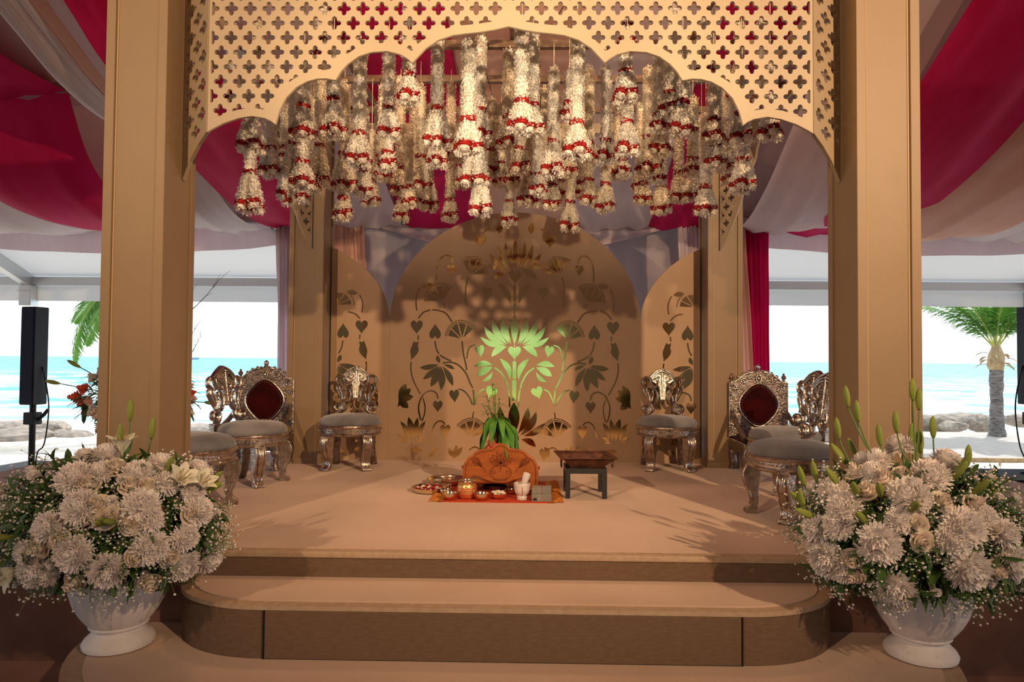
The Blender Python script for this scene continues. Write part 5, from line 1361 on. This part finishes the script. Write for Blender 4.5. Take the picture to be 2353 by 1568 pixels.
for k in range(700):
    a, z = rnd.uniform(0, 6.28), rnd.uniform(-1, .95); q_ = math.sqrt(1-z*z); c = SB.c+Vector((SB.r.x*q_*math.cos(a), SB.r.y*q_*math.sin(a), SB.r.z*z))*rnd.uniform(.55,1.0)
    b.grid(leaf_blade(c, SB.nrm(c)+Vector((rnd.uniform(-.8,.8), rnd.uniform(-.8,.8), rnd.uniform(-.5,.6))), rnd.uniform(.08,.18), .04, .8, 4))
tag(b.build('foliage_filler', M['leaf'], smooth=180), 'dark foliage among the roses on the flower stand', 'foliage', kind='stuff')
for px_, py_ in ((138,882),(185,845),(470,925)):
    tip = P(px_, py_, 7.2); t = thing('lily_bud', 'lily bud sticking out of the flower stand, %s' % ('lowest on its left' if px_ == 138 else ('highest on its left' if px_ == 185 else 'on its right')), 'flower bud', tip, 0, 'lily buds of the flower stand')
    n = (tip-SB.c).normalized(); bo = mo('bud', bud_mesh(), None, t); orient(bo, n); bo.scale = (1.6,)*3
    MB().tube([(0,0,0), tuple((SB.c-tip)*.6)], .005, 5).build('stem', M['leaf'], t)
br = thing('dry_branch', 'bare dry branches rising behind the front left column', 'branch', (P(420,900,7.4).x, 7.4, SB.c.z))
rnd = random.Random(9)
def twig(b, p, d, ln, r, depth):
    pts = [p]
    for k in range(5): d = (d+Vector((rnd.uniform(-.22,.22), rnd.uniform(-.2,.2), rnd.uniform(-.08,.12)))).normalized(); p = p+d*ln/5; pts.append(p)
    b.tube(pts, [r*(1-.12*k) for k in range(6)], 5)
    if depth:
        for k in (2, 3, 4, 5):
            twig(b, pts[k], (d+Vector((rnd.uniform(-.8,.8), rnd.uniform(-.4,.4), rnd.uniform(-.1,.5)))).normalized(), ln*.42, r*.5, depth-1)
for k, d in enumerate(((.02,0,1),(-.35,0,1),(.12,0,1))):
    b = MB(); twig(b, Vector((0,0,0)), Vector(d).normalized(), 1.05 if k == 0 else .7, .010, 2); b.build('twig', M['twig'], br, smooth=0)
# ================================================================== loudspeakers
def speaker(label, px, mir, Y=8.9):
    p = P(px, 1000, Y)
    s = thing('column_speaker', label, 'speaker', (p.x, Y, ZG), math.radians(-9 if not mir else 9), 'column loudspeakers')
    zt, zb = P(px, 706, Y).z-ZG, P(px, 930, Y).z-ZG
    MB().box(-.105, .105, -.11, .11, zb, zt).build('cabinet', M['black'], s, smooth=0, bevel=.012)
    MB().box(-.093, .093, -.122, -.11, zb+.02, zt-.02).build('grille', M['speaker'], s, smooth=0, bevel=.006)
    MB().tube([(0,0,.05),(0,0,zb+.02)], .038, 14).build('pole', M['black'], s)
    MB().box(-.08, .08, -.07, .07, zb-.26, zb-.10).build('clamp', M['black'], s, smooth=0, bevel=.01)
    MB().tube([(.08,0,zb-.2),(.17,0,zb-.13),(.23,0,zb-.06)], [.02,.024,.02], 8).build('clamp_lever', M['black'], s)
    sg = -1 if mir else 1
    MB().tube(spline([(sg*.11,.02,zb+.5),(sg*.19,.05,zb-.0),(sg*.15,.04,zb-.5),(sg*.09,.0,.25),(sg*.06,0,.06)], 6), .009, 6).build('cable', M['black'], s)
    MB().box(-.50, .62, -.5, .5, 0, .055).build('base_plate', M['black'], s, smooth=0, bevel=.01)
    return s
speaker('black column loudspeaker on a pole at the left edge', 74, False)
speaker('black column loudspeaker cut off by the right edge', 2372, True)
p = PZ(2253, 1108, ZG)
t = thing('subwoofer', 'dark blue-black bass speaker box lying at the right edge', 'speaker', (P(2310,1090,7.95).x+.30, 7.85, ZG))
MB().box(-.55, .55, -.45, .35, 0, .27).build('cabinet', M['speaker'], t, smooth=0, bevel=.015)
MB().tube(spline([(-.2,0,.275),(0,-.1,.30),(.2,-.05,.278),(.5,0,.275)], 5), .008, 6).build('cable', M['black'], t)

# ================================================================== rocks, deck, palms, ship
def rock_mesh(seed):
    bm = bmesh.new(); bmesh.ops.create_icosphere(bm, subdivisions=3, radius=1.0); rv = Vector((seed*3.1, seed*1.7, seed*.9))
    for v in bm.verts:
        n = v.co.normalized(); f = 1+.35*noise.noise(n*1.1+rv)+.16*noise.noise(n*2.6+rv)+.05*noise.noise(n*6+rv); v.co = n*f
    me = D.meshes.new('boulder'); bm.to_mesh(me); bm.free()
    for pl in me.polygons: pl.use_smooth = True
    me.set_sharp_from_angle(angle=math.radians(28)); me.materials.append(M['rock']); return me
RMESH = [rock_mesh(k+1) for k in range(5)]
def rock(label, px, py, Y, wpx, hpx, k):
    c = P(px, py, Y); k_ = Y/F
    o = mo('boulder', RMESH[k % 5], None); o.location = c; o.scale = (wpx*k_/2, wpx*k_/2*.8, hpx*k_/2*1.15); o.rotation_euler = (0, 0, k*1.3)
    return tag(o, label, 'rock', 'shore boulders')
RL = [(35,1012,12.6,175,52,'long pale boulder at the left edge behind the speaker pole'),(118,985,14.5,82,34,'dark pointed boulder right of the speaker pole'),(20,988,15,130,40,'grey boulder at the left edge above the long pale one'),
      (160,1015,13.0,95,44,'grey boulder just left of the flower stand'),(150,1002,14.2,60,26,'small boulder behind the grey one left of the flower stand'),(75,990,16,80,26,'flat boulder behind the speaker pole'),
      (450,988,16,130,24,'low boulders left of the left throne'),(500,984,17,70,20,'low boulder behind the left sideways chair'),(380,985,16,110,24,'boulder hidden by the front left column'),
      (1826,985,14.6,34,40,'small round boulder seen between the right throne and sideways chair'),(2030,975,17,150,34,'boulder behind the front right column'),(2150,972,17,100,36,'grey boulder right of the front right column'),
      (2205,966,18,110,32,'rounded grey boulder left of the palm trunk'),(2250,972,16.6,62,36,'pale brown boulder touching the palm trunk'),(2340,966,18,70,24,'boulder right of the palm trunk at the edge'),(2190,980,16,70,22,'low boulder at the deck edge left of the palm'),(1925,980,16,90,26,'boulder behind the sideways chair on the right')]
for k, (x, y, Y, w_, h_, lb) in enumerate(RL): rock(lb, x, y, Y, w_, h_, k)
dk = thing('beach_deck', 'bleached timber deck on the beach at the right', 'deck', (9.0, 12.9, -.07))
MB().box(-5.6, 6.5, -2.0, 2.2, 0, .03).build('planking', M['deck'], dk, smooth=0)
MB().box(-5.6, 6.5, -2.06, -2.0, -.02, .05).build('edge_board', M['husk'], dk, smooth=0)

def frond_mesh(seed, ln=2.0, droop=1.1, nl=60):
    rnd = random.Random(seed); b = MB(); d = Vector((1,0,.9)).normalized(); p = Vector((0,0,0)); pts = [p.copy()]; ds = [d.copy()]
    for k in range(14):
        d = (d+Vector((0,0,-droop/14))).normalized(); p = p+d*ln/14; pts.append(p.copy()); ds.append(d.copy())
    rib = MB(); rib.tube(pts, [.018*(1-.85*k/14) for k in range(15)], 6)
    for k in range(nl):
        t = .16+.84*k/nl; i = min(13, int(t*14)); f = t*14-i; c = pts[i].lerp(pts[i+1], f); dd = ds[i]
        for s in (1, -1):
            side = Vector((0, s, 0)); dv = (dd*.75+side*.9+Vector((0,0,.15))).normalized(); l = .55*math.sin(PI*(.15+.8*t))*rnd.uniform(.85,1.1)
            b.grid(leaf_blade(c, dv, l, .034, rnd.uniform(.6,1.3), 4, .3))
    return b.mesh('leaflets', M['frond'], 180), rib.mesh('midrib', M['rachis'])
FRM = [frond_mesh(k, 1.9+.2*(k % 3), 0.9+.3*(k % 3)) for k in range(4)]
def palm(label, base, zc, tr0, tr1, fr, sc_=1.0):
    t = thing('coconut_palm', label, 'palm', base)
    prof = [(tr0*1.22,0),(tr0*1.05,.12*zc),(tr0*.9,.35*zc),(tr0*.82,.6*zc),(tr0*.92,.8*zc),(tr1,zc)]
    pr2 = []
    for r, z in [tuple(q_) for q_ in spline(prof, 6)]: pr2.append((r*(1+.05*(len(pr2) % 2)), z))
    MB().lathe(pr2, 18, fl=lambda a, i: 1+.05*math.sin(a*3+i)).build('trunk', M['trunk'], t, smooth=60)
    b = MB(); rnd = random.Random(3)
    b.lathe([(tr1*1.0,zc),(tr1*1.35,zc+.12),(tr1*1.1,zc+.3),(tr1*.6,zc+.5),(.02,zc+.62)], 14, fl=lambda a, i: 1+.14*math.sin(a*5+i*1.7))
    for k in range(10):
        a = k*2.4; b.grid(leaf_blade((tr1*math.cos(a), tr1*math.sin(a), zc+.06+.03*k), (math.cos(a), math.sin(a), 1.0), .30, .12, 1.8, 4))
    b.build('husk_sheath', M['husk'], t, smooth=60)
    for k, (az, el) in enumerate(fr):
        e = D.objects.new('frond', FRM[k % 4][1]); link(e, t); e.location = (0,0,zc+.40); e.rotation_euler = (Matrix.Rotation(az,3,'Z') @ Matrix.Rotation(-el,3,'Y')).to_euler(); e.scale = (sc_,)*3
        mo('leaflets', FRM[k % 4][0], None, e)
    return t
pb_ = PZ(2291, 1003, -.04)
rnd = random.Random(8)
palm('young coconut palm on the deck at the right', (pb_.x, pb_.y, -.05), (1003-852)*pb_.y/F, .135, .12, [(0.2,.55),(1.1,.5),(2.0,.6),(2.9,.42),(3.6,.35),(4.3,.6),(5.0,.5),(5.7,.55),(0.8,.85),(3.2,.75),(4.7,.9),(2.4,.3),(6.1,.35)])
pp = P(345, 640, 12.5)
palm('coconut palm hidden behind the front left column, fronds showing on its left', (pp.x, 12.5, -.1), 2.75, .16, .13, [(3.0,-.85),(2.7,-.65),(3.4,-.95),(3.1,-1.15),(3.35,-.55),(0.4,.2),(1.2,.4),(5.2,.3),(4.2,.2)], 1.0)
pq = P(2050, 560, 12.6)
palm('coconut palm hidden behind the front right column, frond tip showing on its right', (pq.x, 12.6, -.1), 3.05, .16, .13, [(-.1,-.55),(.25,-.4),(.9,.4),(2.0,.3),(3.1,.3),(4.1,.4),(5.2,.3)], 0.8)
sh = thing('cargo_ship', 'tiny blue-grey ship on the horizon right of the front left column', 'ship', (P(444,818,600).x, 600, -.8))
MB().prism_xz([(-5,0),(4.2,0),(5,2.2),(-5,2.0)], -1.2, 1.2).build('hull', M['ship'], sh, smooth=0)
MB().box(-4.6, -3.0, -1, 1, 2, 3.6).build('bridge', M['ship'], sh, smooth=0)
# ================================================================== labels: tell apart the things that read alike
def screen(o):
    p = RM.transposed() @ (o.matrix_world.translation-CAM); return (1176.5+F*p.x/-p.z, 784-F*p.y/-p.z)
bpy.context.view_layer.update()
seen = {}
for o in D.objects:
    if o.parent is None and o.get('category') and o.get('label'): seen.setdefault(o['label'], []).append(o)
ORD = ['first', 'second', 'third', 'fourth', 'fifth', 'sixth', 'seventh', 'eighth', 'ninth', 'tenth', 'eleventh', 'twelfth', 'thirteenth', 'fourteenth']
for lb, os_ in seen.items():
    n = len(os_)
    if n < 2: continue
    pos = {o.name: screen(o) for o in os_}
    dx = max(p[0] for p in pos.values())-min(p[0] for p in pos.values()); dy = max(p[1] for p in pos.values())-min(p[1] for p in pos.values())
    ax = 0 if dx >= dy*.8 else 1
    os_.sort(key=lambda o: pos[o.name][ax])
    for i, o in enumerate(os_):
        if n == 2: w_ = (('the left one', 'the right one'), ('the upper one', 'the lower one'))[ax][i]
        else: w_ = '%s from %s' % (ORD[min(i, 13)], ('left', 'top')[ax])
        o['label'] = '%s, %s' % (lb, w_)
